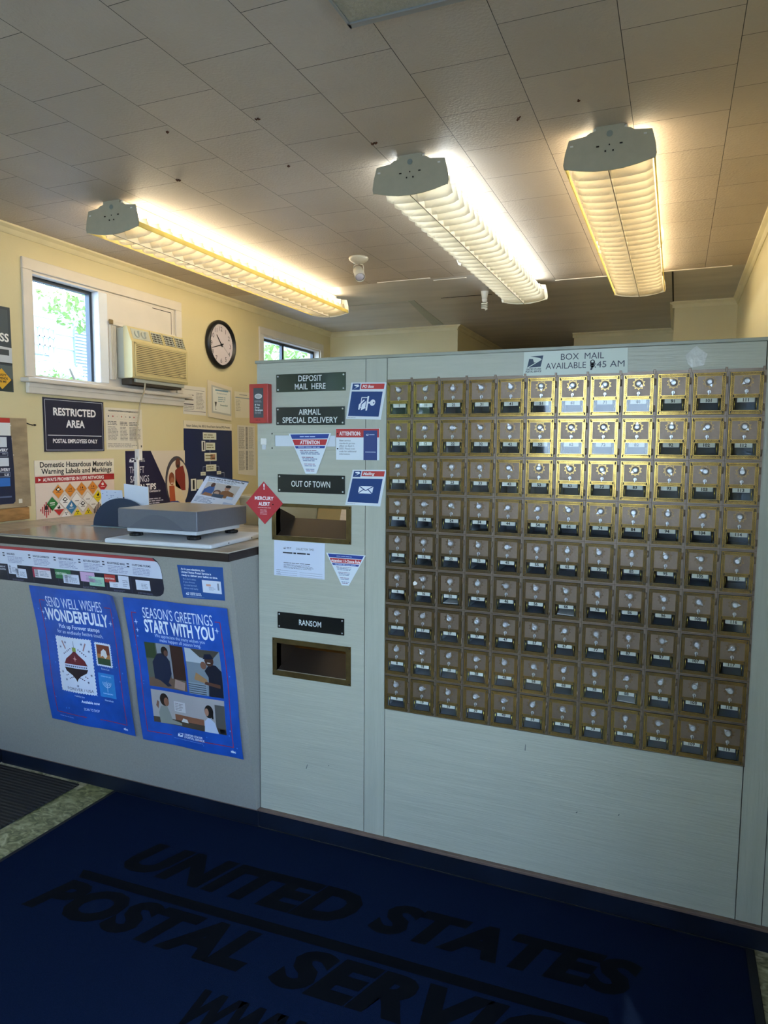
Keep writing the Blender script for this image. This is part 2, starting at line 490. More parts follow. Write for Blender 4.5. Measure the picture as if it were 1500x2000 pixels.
# left wall with two window holes
mb = MB()
W1 = (.33, 1.40, 1.82, 2.335); W2 = (2.42, 3.35, 1.86, 2.335)
X0, X1 = WX - .12, WX
for (a, b, c, d) in ((YF, W1[0], 0, CE), (W1[0], W1[1], 0, W1[2]), (W1[0], W1[1], W1[3], CE), (W1[1], W2[0], 0, CE),
                     (W2[0], W2[1], 0, W2[2]), (W2[0], W2[1], W2[3], CE), (W2[1], 3.56, 0, CE)):
    mb.box(X0, X1, a, b, c, d, M['wall'])
bmesh.ops.remove_doubles(mb.bm, verts=mb.bm.verts[:], dist=1e-5)
struct(mb, 'wall_left')
# back walls (stepped)
mb = MB(); mb.box(-1.62, -.295, 3.56, 3.66, 0, CE, M['wall']); mb.box(-.395, -.295, 3.66, 6.6, 0, CE, M['wall']); struct(mb, 'wall_back')
mb = MB(); mb.box(-.295, .56, 6.4, 6.5, 0, CE, M['wall']); struct(mb, 'wall_recess')
mb = MB(); mb.box(.56, 1.40, 4.34, 6.6, 0, CE, M['wall']); mb.box(1.40, XR, 3.2, 6.6, 0, CE, M['wall']); struct(mb, 'wall_chimney')
mb = MB()
for (a, b, c, d) in ((YF, -2.55, 0, CE), (-2.55, -1.25, 0, .55), (-2.55, -1.25, 2.05, CE), (-1.25, 3.2, 0, CE)): mb.box(XR, XR + .1, a, b, c, d, M['wall'])
struct(mb, 'wall_right')
mb = MB()
for (a, b, c, d) in ((-2.55, -2.51, .55, 2.05), (-1.29, -1.25, .55, 2.05), (-2.51, -1.29, .55, .59), (-2.51, -1.29, 2.01, 2.05)): mb.box(XR + .03, XR + .07, a, b, c, d, M['alu'])
fr = struct(mb, 'added_fill_window'); mb = MB(); mb.box(XR + .048, XR + .052, -2.51, -1.29, .59, 2.01, M['glass']); mb.build('pane', fr)  # unseen window, added to bring daylight onto the lower partition
# front wall behind the camera: window and glazed door
mb = MB()
for (a, b, c, d) in ((-1.62, -1.30, 0, CE), (-1.30, -.30, 0, 1.45), (-1.30, -.30, 2.15, CE), (-.30, .50, 0, CE), (.50, 1.35, 2.18, CE), (.50, 1.35, 0, 1.20), (1.35, XR + .1, 0, CE)):
    mb.box(a, b, YF - .1, YF, max(c, 1.1), d, M['wall'])
    if c < 1.1: mb.box(a, b, YF - .1, YF, c, 1.1, mat('added_dark_lower_wall', '#4b3c30', .5))  # unseen dark band, added so the lower box rows reflect less light
struct(mb, 'wall_front')
for nm, (a, b, c, d) in (('window_3', (-1.30, -.30, 1.45, 2.15)), ('door_1', (.50, 1.35, 1.20, 2.18))):
    mb = MB(); t = .045
    mb.box(a, b, YF - .07, YF - .02, c, c + t, M['alu']); mb.box(a, b, YF - .07, YF - .02, d - t, d, M['alu'])
    mb.box(a, a + t, YF - .07, YF - .02, c + t, d - t, M['alu']); mb.box(b - t, b, YF - .07, YF - .02, c + t, d - t, M['alu'])
    fr = struct(mb, nm)
    mb = MB(); mb.box(a + t, b - t, YF - .047, YF - .043, c + t, d - t, M['glass']); mb.build('pane', fr)
# ceiling: tiled front, bare board at the rear
mb = MB()
mb.box(-1.62, .62, YF, 1.93, CE, CE + .08, M['ceil']); mb.box(.62, XR + .1, YF, 2.24, CE, CE + .08, M['ceil'])
ceiling = struct(mb, 'ceiling')
mb = MB()
mb.box(-1.62, .62, 1.93, 6.6, CE + .001, CE + .08, M['ceil2']); mb.box(.62, XR + .1, 2.24, 6.6, CE + .001, CE + .08, M['ceil2'])
rear = struct(mb, 'ceiling_rear')
mb = MB()
for (a, b, c, d) in ((-.10, .26, 2.49, 2.50), (1.385, 1.394, 2.26, 3.19), (.55, 1.4, 4.325, 4.337)):
    mb.box(a, b, c, d, CE - .0005, CE + .007, M['gap'])
mb.build('crack', rear)
mb = MB()   # torn tile edges and joint strips
for (a, b, y) in ((-.33, .02, 1.905), (.02, .23, 1.97), (.72, 1.07, 2.235), (1.07, 1.70, 2.235)):
    mb.box(a, b, y, y + .012, CE - .004, CE, M['trimw'])
mb.box(-.9, -.30, 2.515, 2.522, CE - .001, CE + .007, M['lip']); mb.prism([(-.345, 2.50, CE - .001), (-.30, 2.50, CE - .001), (-.40, 3.5, CE - .001), (-.50, 3.5, CE - .001)], (0, 0, .004), M['lip'])
mb.build('torn_edge', ceiling)
# small brown specks hanging from the ceiling
for (x, y, r) in ((-.14, -.30, .005), (-.38, .055, .008), (.09, .09, .004), (.46, .03, .009), (.95, .03, .009), (1.14, -.02, .004), (.19, -.27, .006)):
    mb = MB(); rnd = random.Random(int(x * 999))
    for k in range(5):
        a = rnd.random() * 6.3; e = r * (.6 + rnd.random())
        mb.tube([(x, y, CE - .001), (x + math.cos(a) * e * .5, y + math.sin(a) * e * .5, CE - .004 - rnd.random() * .004), (x + math.cos(a) * e, y + math.sin(a) * e, CE - .003)], .0022, mat('brown_speck', '#5a3520', .9), 5)
    mb.build('ceiling_speck', ceiling)
# crown moulding
def crown(name, segs):
    mb = MB()
    for (p, q, inn) in segs:
        p, q, inn = V3(p), V3(q), V3(inn)
        prof = [(0, 0), (.032, 0), (.030, -.008), (.014, -.020), (.008, -.034), (.004, -.042), (0, -.042)]
        A = [mb.bm.verts.new(p + inn * a + V3((0, 0, CE + b))) for a, b in prof]; B = [mb.bm.verts.new(q + inn * a + V3((0, 0, CE + b))) for a, b in prof]
        k = mb.mi(M['crown'])
        for i in range(len(prof)):
            f = mb.bm.faces.new((A[i], A[(i + 1) % len(prof)], B[(i + 1) % len(prof)], B[i])); f.material_index = k
        mb.bm.faces.new(A); mb.bm.faces.new(B[::-1])
    return struct(mb, name)
crown('trim_1', [((WX, YF, 0), (WX, 3.56, 0), (1, 0, 0))])
crown('trim_2', [((WX, 3.56, 0), (-.285, 3.56, 0), (0, -1, 0)), ((-.295, 3.53, 0), (-.295, 6.5, 0), (1, 0, 0))])
crown('trim_3', [((.55, 4.34, 0), (1.40, 4.34, 0), (0, -1, 0)), ((1.385, 3.2, 0), (XR, 3.2, 0), (0, -1, 0)), ((1.40, 3.19, 0), (1.40, 4.34, 0), (-1, 0, 0))])
crown('trim_4', [((XR, YF, 0), (XR, 3.2, 0), (-1, 0, 0))])

# windows in the left wall
def casing(y0, y1, z0, z1, parent):
    mb = MB(); t = .055
    mb.box(WX, WX + .014, y0 - t, y1 + t, z1, z1 + t, M['trimw'], .002)
    mb.box(WX, WX + .014, y0 - t, y0, z0, z1, M['trimw'], .002)
    mb.box(WX, WX + .014, y1, y1 + t, z0, z1, M['trimw'], .002)
    return mb.build('casing', parent)
def reveal(y0, y1, z0, z1):
    mb = MB(); t = .012
    mb.box(WX - .10, WX, y0, y1, z1 - t, z1, M['trimw']); mb.box(WX - .10, WX, y0, y1, z0, z0 + t, M['trimw'])
    mb.box(WX - .10, WX, y0, y0 + t, z0 + t, z1 - t, M['trimw']); mb.box(WX - .10, WX, y1 - t, y1, z0 + t, z1 - t, M['trimw'])
    return mb
win1 = struct(reveal(*W1), 'window_1'); casing(*W1, win1)
mb = MB()    # stool and apron
mb.box(WX - .02, WX + .055, .25, 1.50, 1.792, 1.815, M['trimw'], .006, 2)
mb.box(WX, WX + .020, .277, 1.455, 1.740, 1.792, M['trimw'], .003); mb.box(WX + .02, WX + .026, .277, 1.455, 1.770, 1.792, M['trimw'], .002)
mb.build('window_sill', win1)
mb = MB(); t = .018
a, b, c, d = .342, .765, 1.832, 2.323
mb.box(WX - .075, WX - .045, a, b, d - t, d, M['steel']); mb.box(WX - .075, WX - .045, b - t, b, c, d - t, M['steel'])
mb.box(WX - .075, WX - .055, a, a + .006, c, d - t, M['trimw']); mb.box(WX - .075, WX - .055, a, b, c, c + .006, M['trimw'])
sash = mb.build('sash', win1)
mb = MB(); mb.box(WX - .064, WX - .060, a + .006, b - t, c + .006, d - t, M['glass']); mb.build('pane', sash)
mb = MB(); mb.box(WX - .09, WX + .004, .765, .83, 1.832, 2.323, mat('bluish_white_jamb', '#dfe3e6', .5), .003); mb.build('mullion', win1)
mb = MB(); mb.box(WX - .020, WX - .002, .83, 1.388, 1.832, 2.323, M['trimw'])
mb.box(WX - .008, WX - .0015, 1.20, 1.37, 2.312, 2.316, M['gap']); mb.box(WX - .008, WX - .0015, 1.368, 1.372, 2.12, 2.312, M['seam'])
mb.build('infill_panel', win1)
win2 = struct(reveal(*W2), 'window_2'); casing(*W2, win2)
mb = MB(); a, b, c, d = 2.432, 3.338, 1.872, 2.323
for (p, q, r, s_) in ((a, b, d - .02, d), (a, b, c, c + .02), (a, a + .02, c, d), (b - .02, b, c, d), (2.79, 2.82, c, d), (a, b, 2.10, 2.12)):
    mb.box(WX - .075, WX - .05, p, q, r, s_, M['steel'])
sash = mb.build('sash', win2)
mb = MB(); mb.box(WX - .064, WX - .060, a + .02, b - .02, c + .02, d - .02, M['glass']); mb.build('pane', sash)
mb = MB(); mb.box(WX - .02, WX + .04, 2.34, 3.43, 1.836, 1.86, M['trimw'], .004); mb.build('window_sill', win2)

# ---- the partition with its openings
HP = 1.803
GX0, GP, GZ, GR = .5278, .09585, 1.7129, .1284
GX1, GZ0 = GX0 + 12 * GP, GZ - 9 * GR
mb = MB(); D = .03
SL = [(.078, .330, 1.489, 1.529), (.082, .373, 1.157, 1.266), (.081, .373, .640, .746)]    # mail slot openings
def holed(mb, x0, x1, z0, z1, holes, y0, y1, m):
    zs = sorted({z0, z1, *[h[2] for h in holes], *[h[3] for h in holes]})
    for a, b in zip(zs, zs[1:]):
        hs = [h for h in holes if h[2] <= a + 1e-6 and h[3] >= b - 1e-6]
        if not hs: mb.box(x0, x1, y0, y1, a, b, m)
        else:
            h = hs[0]; mb.box(x0, h[0], y0, y1, a, b, m); mb.box(h[1], x1, y0, y1, a, b, m)
holed(mb, .004, .4450, .075, 1.792, SL, 0, D, M['part'])
bmesh.ops.remove_doubles(mb.bm, verts=mb.bm.verts[:], dist=1e-6)
wp = struct(mb, 'wall_partition')
mb = MB(); mb.box(.4478, .5252, -.001, D, .075, 1.792, M['partv']); mb.box(1.6768, 1.745, -.001, D, .075, 1.792, M['partv']); mb.build('batten', wp)
mb = MB(); holed(mb, .5276, 1.6742, .075, 1.792, [(GX0, GX1 - .004, GZ0, GZ)], 0, D, M['part']); mb.box(1.7475, XR, 0, D, .075, 1.792, M['part']); mb.build('panel', wp)
mb = MB(); mb.box(.003, XR, .001, D + .05, 1.790, 1.792, M['seam']); mb.box(.004, XR, .012, .02, .075, 1.79, M['seam']) if False else None
mb.box(-.002, XR, -.006, D + .05, 1.7925, HP, M['lip'], .0015); mb.build('cap_rail', wp)
mb = MB()     # dark seams behind the joints, studs at the back
mb.box(.4445, .4470, .002, .012, .075, 1.79, M['seam']); mb.box(.5258, .5278, .002, .012, .075, 1.79, M['seam']); mb.box(1.6742, 1.6758, .002, .012, .075, 1.79, M['seam']); mb.box(1.7458, 1.7478, .002, .012, .075, 1.79, M['seam'])
mb.build('seam', wp)
mb = MB()
for x in (.004, .43, 1.70): mb.box(x, x + .04, D, D + .06, 0, 1.79, M['plywood'])
mb.build('stud', wp)
for nm, x0, x1 in (('baseboard_partition', .0, XR),):
    mb = MB(); mb.box(x0, x1, -.010, D, 0, .066, M['base'], .002); mb.box(x0, x1, -.016, D, .066, .076, M['baselip'], .0015)
    struct(mb, nm)
# scuffs on the panel
mb = MB()
for (x, z, w, h) in ((.205, .272, .008, .016), (.46, .44, .014, .002), (1.03, .49, .003, .02), (.30, .30, .004, .002), (1.20, .31, .006, .004), (1.33, .33, .005, .003)):
    mb.face([(x, -.0006, z), (x + .0025, -.0006, z - .001), (x + w, -.0006, z + h), (x + w - .0015, -.0006, z + h + .002)], mat('scuff', '#4d5258', .8))
mb.build('scuff_mark', wp)

# ================================================================ SERVICE COUNTER
ct = thing('service_counter', 'grey laminate service counter with leaning front and dark walnut edged top', 'counter', (-.70, .6, 0))
def P(o, par=None):
    o.parent = par or ct; o.matrix_parent_inverse = Matrix.Translation(-V3((par or ct).location)); return o
mb = MB()
yb, yt = -.030, -.030 - .148 * (1.078 - .09) / .989
mb.prism([(-1.40, yb + .004, .076), (-1.40, yt, 1.078), (-1.40, .06, 1.078), (-1.40, .06, .076)], (1.40, 0, 0), M['face'])
P(mb.build('body'))
mb = MB(); mb.box(-1.498, -.001, -.188, 1.55, 1.108, 1.112, M['top']); mb.box(-1.498, .0, -.190, 1.55, 1.078, 1.108, M['edge']); P(mb.build('countertop'))
mb = MB(); mb.box(-1.40, .0, .06, .08, .0, 1.078, M['plywood']); mb.box(-1.498, -1.46, .08, 1.55, 0, 1.078, M['plywood']); mb.box(-1.46, -.03, 1.5, 1.52, 0, 1.078, M['plywood']); P(mb.build('back_panel'))
mb = MB(); mb.box(-1.41, -.001, -.012, .06, 0, .066, M['base'], .002); mb.box(-1.41, -.001, -.017, .06, .066, .076, M['baselip'], .001); struct(mb, 'baseboard_counter')
mb = MB(); mb.box(WX, WX + .085, YF, .06, 0, .14, M['base'], .003); struct(mb, 'baseboard_left')
mb = MB(); mb.box(XR - .012, XR, YF, -.02, 0, .08, M['base'], .002); struct(mb, 'baseboard_right')

# ================================================================ FLUORESCENT FIXTURES
END = [(-.045, .0), (-.043, -.012), (-.062, -.016), (-.075, -.024), (-.128, -.030), (-.139, -.070), (-.144, -.105), (-.140, -.120), (-.136, -.119),
       (-.09, -.130), (-.045, -.137), (0, -.139), (.045, -.137), (.09, -.130), (.136, -.119), (.140, -.120), (.144, -.105), (.139, -.070), (.128, -.030), (.075, -.024), (.062, -.016), (.043, -.012), (.045, 0)]
def fixture(x, y, label, tube, rails, tilt=0.0):
    L = 2.04
    t = thing('fluorescent_light_fixture', label, 'ceiling light', (x, y, CE), 'louvered strip lights on the ceiling', tilt)
    for k, yy in enumerate((0.0, L)):
        mb = MB(); mb.prism([(a, yy - .002, b) for a, b in END], (0, .004, 0), M['fixgrey'] if k == 0 else M['fixwhite'])
        if k == 0:
            mb.lathe([(.011, 0), (.0115, .0012)], (0, yy - .0015, -.026), (0, -1, 0), M['fixgrey'], 20); mb.lathe([(.0098, .001), (.0098, .0016)], (0, yy - .0015, -.026), (0, -1, 0), mat('fixture_knockout', '#858d84', .5), 20)
            for (a, b, w, h, m) in ((-.036, -.062, .009, .004, 'gap'), (.036, -.060, .009, .004, 'gap'), (-.012, -.079, .005, .005, 'gap'), (.012, -.079, .005, .005, 'gap'), (0, -.060, .004, .004, 'gap'), (-.118, -.050, .010, .005, 'bulb'), (.108, -.042, .010, .005, 'bulb')):
                mb.box(a - w / 2, a + w / 2, yy - .0045, yy - .0015, b - h / 2, b + h / 2, M[m], .0008)
        mb.build('end_plate', t)
    mb = MB(); mb.box(-.055, .055, .004, L - .004, -.030, 0, M['fixwhite'], .004); mb.box(-.02, .02, -.001, .02, -.012, 0, M['gap']); mb.build('ballast_channel', t)
    for s in (-1, 1):
        mb = MB(); mb.cyl((s * .088, .04, -.048), (s * .088, L - .04, -.048), .013, tube, n=12); mb.build('fluorescent_tube', t)
        for yy in (.03, L - .03):
            mb = MB(); mb.box(s * .088 - .012, s * .088 + .012, yy - .01, yy + .01, -.064, -.028, M['fixwhite'], .002); mb.build('lamp_holder', t)
            mb2 = None
    # louver blades
    prof = []
    for i in range(13):
        a = -1 + 2 * i / 12; prof.append((a * .130, -.0150 * (1 - a * a)))
    bm_ = MB()
    low = [(a, b - .032) for a, b in prof]; up_ = [(a * .97, .024) for a, b in prof]
    low[0] = (low[0][0] * .985, low[0][1] + .006); low[-1] = (low[-1][0] * .985, low[-1][1] + .006)
    k = bm_.mi(M['blade']); rows = []
    for j in range(5):      # curled cross-section: the lower edge sweeps back
        f_ = j / 4
        rows.append([bm_.bm.verts.new((p[0] + (q_[0] - p[0]) * f_, abs(p[0]) * .10 + .030 * (1 - f_) ** 1.7, p[1] + (q_[1] - p[1]) * f_)) for p, q_ in zip(low, up_)])
    for A, B in zip(rows, rows[1:]):
        for i in range(len(A) - 1):
            f = bm_.bm.faces.new((A[i], A[i + 1], B[i + 1], B[i])); f.material_index = k; f.smooth = True
    g = bmesh.ops.solidify(bm_.bm, geom=bm_.bm.faces[:], thickness=.0025)
    bme = bm_.mesh('louver_blade')
    for i in range(26):
        yy = .058 + i * (L - .11) / 25
        o = bpy.data.objects.new('louver_blade', bme); COL.objects.link(o); o.parent = t; o.location = (0, yy, -.088)
    mb = MB(); mb.box(-.0016, .0016, .004, L - .004, -.138, -.090, M['blade']); mb.box(-.0012, .0012, .004, L - .004, -.1395, -.1365, mat('spine_wire', '#6f675b', .5)); mb.build('center_spine', t)
    if rails:
        for s in (-1, 1):
            mb = MB(); mb.box(s * .1375 - .0015, s * .1375 + .0015, .004, L - .004, -.119, -.098, M['rail']); mb.build('side_rail', t)
    for s in (-1, 1):       # mid hanger
        mb = MB(); mb.prism([(s * .137, L * .52, -.022), (s * .146, L * .52, -.05), (s * .1475, L * .52, -.09), (s * .137, L * .52, -.118), (s * .125, L * .52, -.124), (s * .118, L * .52, -.10), (s * .126, L * .52, -.07)], (0, .005, 0), M['fixwhite']); mb.build('hanger_arm', t)
    return t
fixture(-.803, .145, 'warm louvered fluorescent fixture nearest the window wall', M['tubew'], True)
fixture(.540, .165, 'cool white louvered fluorescent fixture, middle of the three', M['tubec'], False)
fixture(1.213, .190, 'amber yellow louvered fluorescent fixture nearest the right wall', M['tubew'], True)

# unlit prismatic light at the top edge
t = thing('ceiling_light', 'unlit prismatic ceiling light with grey frame cut off at the top edge', 'ceiling light', (.80, -.80, CE))
mb = MB(); 
for (a, b, c, d) in ((-.115, .24, .145, .163), (-.115, .24, -.6, -.582), (-.115, -.107, -.6, .163), (.232, .24, -.6, .163)): mb.box(a, b, c, d, -.030, 0, M['alu'], .001)
mb.build('frame', t)
mb = MB(); mb.box(-.107, .232, -.582, .145, -.026, -.004, M['offtube']); mb.build('diffuser', t)

# small swivel spot lamp
t = thing('spot_lamp', 'small cream swivel spot lamp mounted on the ceiling', 'spot lamp', (-.195, 1.33, CE))
mb = MB(); mb.lathe([(.052, 0), (.054, -.006), (.050, -.016), (.030, -.030), (.012, -.036)], (0, 0, 0), (0, 0, 1), M['creamlamp'], 32); mb.build('canopy', t)
axd = V3((.62, -.80, -1)).normalized(); hc = V3((0, 0, -.075))
mb = MB()
for s in (-1, 1):
    mb.tube([(s * .004, 0, -.034), (s * .026, 0, -.042), (s * .030, 0, -.056), tuple(hc + V3((s * .030, 0, -.006)))], .0028, M['creamlamp'], 8)
mb.build('yoke', t)
mb = MB(); mb.lathe([(.016, -.022), (.025, -.016), (.027, -.008), (.0285, .060), (.0265, .060), (.026, .040)], hc, axd, M['creamlamp'], 28); mb.build('shade', t)
mb = MB(); mb.lathe([(.0255, .041), (.0255, .052), (.018, .060), (.006, .063)], hc, axd, mat('frosted_bulb', '#bdb6bd', .25), 24); mb.build('bulb', t)

# compact spiral bulb beyond the middle fixture
t = thing('spiral_bulb', 'tiny white spiral bulb hanging beside the middle fixture', 'light bulb', (.235, 2.40, CE + .001))
mb = MB(); mb.lathe([(.026, 0), (.022, -.02), (.018, -.045)], (0, 0, 0), (0, 0, 1), M['bulb'], 20); mb.build('socket', t)
mb = MB(); mb.lathe([(.016, -.045), (.018, -.055), (.014, -.07)], (0, 0, 0), (0, 0, 1), M['bulb'], 20); mb.tube([(math.cos(a) * .017, math.sin(a) * .017, -.072 - a * .0022) for a in [i * .45 for i in range(46)]], .0048, M['bulb'], 8); mb.build('spiral', t)

# ================================================================ WALL CLOCK
t = thing('wall_clock', 'round black rimmed wall clock with white face', 'clock', (WX, 1.868, 2.185))
mb = MB(); mb.lathe([(.150, 0), (.164, .004), (.166, .016), (.160, .030), (.150, .036), (.142, .034), (.138, .014), (.0, .012)], (0, 0, 0), (1, 0, 0), M['blackp'], 56); mb.build('case', t)
fs = Sheet((.0, 0, 0), (0, 1, 0), (0, 0, 1), (1, 0, 0), lift=.0145)
fs.ell(0, 0, .139, .139, M['clockface'], 0, 56)
for k in range(1, 13):
    a = PI / 2 - k * PI / 6; fs.text(str(k), .108 * math.cos(a), .108 * math.sin(a) - .016, .030, c='#1a1a1c', layer=1, maxw=.036)
for k in range(60):
    a = k * PI / 30; fs.poly([(.1335 * math.cos(a - .006), .1335 * math.sin(a - .006)), (.137 * math.cos(a - .006), .137 * math.sin(a - .006)), (.137 * math.cos(a + .006), .137 * math.sin(a + .006)), (.1335 * math.cos(a + .006), .1335 * math.sin(a + .006))], '#55555a', 1)
fs.build('dial', t)
def hand(name, ang, L, w, x, m, back=.02):
    mb = MB(); c, s = math.cos(ang), math.sin(ang)
    q = lambda r, o: (x, r * c - o * s, r * s + o * c)
    mb.prism([q(-back, -w), q(-back, w), q(L, w * .45), q(L, -w * .45)], (.0012, 0, 0), m); mb.build(name, t)
hand('hour_hand', PI / 2 + math.radians(40), .080, .0048, .018, M['blackp'], .018)
hand('minute_hand', PI / 2 + math.radians(107), .118, .004, .0205, M['blackp'], .022)
hand('second_hand', -math.radians(38), .09, .0008, .023, mat('second_hand_grey', '#8a7f80', .5), .0)
mb = MB(); mb.cyl((.013, 0, 0), (.025, 0, 0), .006, M['blackp']); mb.build('hub', t)

# ================================================================ WINDOW AIR CONDITIONER
t = thing('air_conditioner', 'yellowed beige window air conditioner with louvered front grille', 'air conditioner', (WX, .885, 1.855))
AW, AH, AX = .485, .30, .115
mb = MB(); mb.box(-.0015, .085, .008, AW - .006, .012, AH - .004, M['acgrey'], .006, 2); mb.build('casing', t)
mb = MB()
prof = [(.06, .012), (AX, .012), (AX + .004, .02), (AX + .004, .212), (AX - .002, .220), (AX - .030, AH), (.06, AH)]
mb.prism([(a, 0, b) for a, b in prof], (0, AW, 0), M['ac'])
front = mb.build('front_cover', t)
mb = MB()
mb.box(AX + .0035, AX + .006, .030, AW - .018, .035, .205, M['acdark'])
n = 16
for i in range(n):
    z = .038 + i * (.165 / n); mb.box(AX + .004, AX + .0080, .028, AW - .016, z, z + .0068, M['ac'], .0006)
mb.box(AX + .003, AX + .0105, .018, .030, .026, .212, M['ac'], .002); mb.box(AX + .003, AX + .0105, AW - .020, AW - .006, .026, .212, M['ac'], .002)
mb.box(AX + .003, AX + .0105, .018, AW - .006, .022, .037, M['ac'], .002); mb.box(AX + .003, AX + .0105, .018, AW - .006, .200, .213, M['ac'], .002)
mb.box(AX + .009, AX + .013, AW - .085, AW - .050, .050, .066, M['ac'], .003); mb.build('grille', t)
sl = math.atan2(.028, .080)
def slope(u0, u1, v0, v1, d, m, mb, bev=0):   # a piece on the sloped control strip
    ox, oz = AX - .002, .220
    nx, nz = math.cos(sl), math.sin(sl); tx, tz = -math.sin(sl), math.cos(sl)
    pts = [(ox + tx * v + nx * .0005, u, oz + tz * v + nz * .0005) for u, v in ((u0, v0), (u1, v0), (u1, v1), (u0, v1))]
    mb.prism(pts, (nx * d, 0, nz * d), m)
mb = MB(); slope(.022, .165, .012, .072, .002, M['acgrey'], mb)
mb.build('control_panel', t)
for u in (.062, .115):
    mb = MB(); nx, nz = math.cos(sl), math.sin(sl); c = V3((AX - .002 - math.sin(sl) * .042, u, .220 + math.cos(sl) * .042))
    mb.lathe([(.021, .001), (.020, .010), (.017, .011)], c, (nx, 0, nz), M['acgrey'], 24); mb.box(c.x, c.x + .022, u - .003, u + .003, c.z - .012, c.z + .018, M['acgrey'], .001); mb.build('control_knob', t)
for k, u in enumerate((.180, .288, .390)):
    mb = MB(); w = .088 if k < 2 else .08; slope(u, u + w, .008, .074, .001, M['acdark'], mb)
    for i in range(5):
        slope(u, u + w, .010 + i * .0142, .0135 + i * .0142, .006, M['acgrey'], mb)
    for i in range(3): slope(u + w * (i + .5) / 3 - .0015, u + w * (i + .5) / 3 + .0015, .008, .074, .005, M['acgrey'], mb)
    slope(u - .004, u, .004, .078, .006, M['ac'], mb); slope(u + w, u + w + .004, .004, .078, .006, M['ac'], mb)
    mb.build('air_vent', t)
mb = MB(); mb.box(.01, .085, .03, AW - .02, -.022, .0115, M['acdark'], .002); mb.box(.08, .098, .05, AW - .01, -.008, .012, M['acgrey'], .002); mb.build('drip_tray', t)
mb = MB()
mb.box(.0, .018, -.055, AW + .02, AH + .002, AH + .022, M['trimw'], .002); mb.box(-.004, .010, -.050, -.010, .0, AH + .01, M['trimw'], .002)
for i in range(4): mb.box(.010, .016, -.048 + i * .011, -.043 + i * .011, .002, AH, M['trimw'])
mb.box(.01, .022, -.06, -.03, AH + .004, AH + .03, mat('brown_latch', '#7d6844', .6), .004); mb.build('side_curtain', t)
pts = [(.095, .128, .012), (.088, .131, -.05), (.045, .135, -.12), (.03, .143, -.19), (.028, .118, -.30), (.028, .125, -.34), (.022, .138, -.38), (.02, .131, -.45)]
sm = []
for i in range(len(pts) - 1):
    for k in range(4):
        f = k / 4; sm.append(V3(pts[i]).lerp(V3(pts[i + 1]), f))
sm.append(V3(pts[-1])); 
for _ in range(3): sm = [sm[0]] + [(sm[i - 1] + sm[i] * 2 + sm[i + 1]) / 4 for i in range(1, len(sm) - 1)] + [sm[-1]]
mb = MB(); mb.tube(sm, .0042, M['cord'], 8); mb.build('power_cord', t)
t = thing('cable_raceway', 'white cable clip and raceway running down the wall behind the poster', 'cable cover', (WX, 1.01, 1.10))
mb = MB(); mb.box(0.022, .032, -.010, .010, .0115, .305, M['paper'], .002); mb.box(.0, .022, -.006, .006, .02, .29, M['paper']); mb.build('raceway', t)
mb = MB(); mb.box(0.0, .036, .004, .034, .30, .365, M['paper'], .003); mb.build('cord_clip', t)
# dark wire stub on the wall
mb = MB(); mb.tube([(0, 0, 0), (.012, .016, -.008), (.014, .030, -.011), (.012, .040, -.010)], .0028, M['rubber'], 8); mb.lathe([(.003, 0), (.005, .004), (.004, .012)], (.012, .038, -.010), (0, 1, 0), M['rubber'], 10)
tag(mb.build('wire_stub', loc=(WX, .268, 1.595)), 'short black wire end sticking out beside the weathered board', 'wire')

# ================================================================ THINGS ON THE LEFT WALL
# safety poster (dark, cut off by the frame)
s = on_wall(.003)
s.slab([(-.40, 1.738), (.208, 1.738), (.204, 2.134), (-.40, 2.12)], '#2e3c44', .002)
s.rect(-.40, 1.99, .19, 2.12, '#3d4c52', 1); s.rect(-.4, 1.74, .2, 1.80, '#25332f', 1); s.poly([(-.4, 1.83), (.205, 1.80), (.205, 1.86), (-.4, 1.87)], '#55605f', 1)
s.text('BUSINESS', .192, 1.972, .036, None, '#f0f0ea', 2, 'r', bold=.03)
s.poly([(.02, 1.875), (.05, 1.935), (.09, 1.95), (.206, 1.945), (.206, 1.87), (.03, 1.862)], '#c5c9cc', 2); s.poly([(.07, 1.91), (.085, 1.938), (.115, 1.94), (.115, 1.908)], '#2b3438', 3); s.rect(.13, 1.908, .19, 1.935, '#3b4448', 3)
s.ell(.085, 1.866, .018, .018, '#16191b', 3); s.rect(.1, 1.867, .206, 1.874, '#1f2426', 3)
s.poly([(.197, 1.795), (.146, 1.845), (.094, 1.797), (.146, 1.748)], '#e2a92c', 2)
for k, w in enumerate(('SAFETY', 'DEPENDS', 'ON ME')): s.text(w, .146, 1.809 - k * .015, .010, None, '#1c1a14', 3, bold=.03)
tag(s.build('safety_poster'), 'dark safety poster with white van and yellow diamond at left edge', 'poster')

# weathered board with price poster, pine batten below
t = thing('weathered_board', 'weathered tan wooden board standing on the wall above the counter', 'board', (WX, .20, 1.185))
mb = MB(); mb.prism([(.0, -.60, 0), (.0, .070, .0), (.0, .062, .430), (.0, -.60, .425)], (.016, 0, 0), M['weather']); 
mb.build('board', t)
mb = MB()
for (y, z, w, h) in ((-.03, .30, .006, .035), (-.02, .25, .003, .006), (-.027, .17, .004, .02), (-.03, .39, .004, .006), (-.035, .36, .005, .006), (.0, .02, .02, .02)): mb.box(.0155, .0165, y, y + w, z, z + h, mat('paint_chip', '#d9cfbd', .7))
mb.build('paint_chip', t)
mb = MB(); mb.box(.0, .022, -.6, .056, -.062, -.002, M['pine'], .003); mb.box(.0, .012, -.6, .052, -.0045, .004, M['gap']); tag(mb.build('pine_batten', loc=(WX, .20, 1.185)), 'knotty pine batten on the wall under the weathered board', 'wood batten')
s = on_wall(.0185)
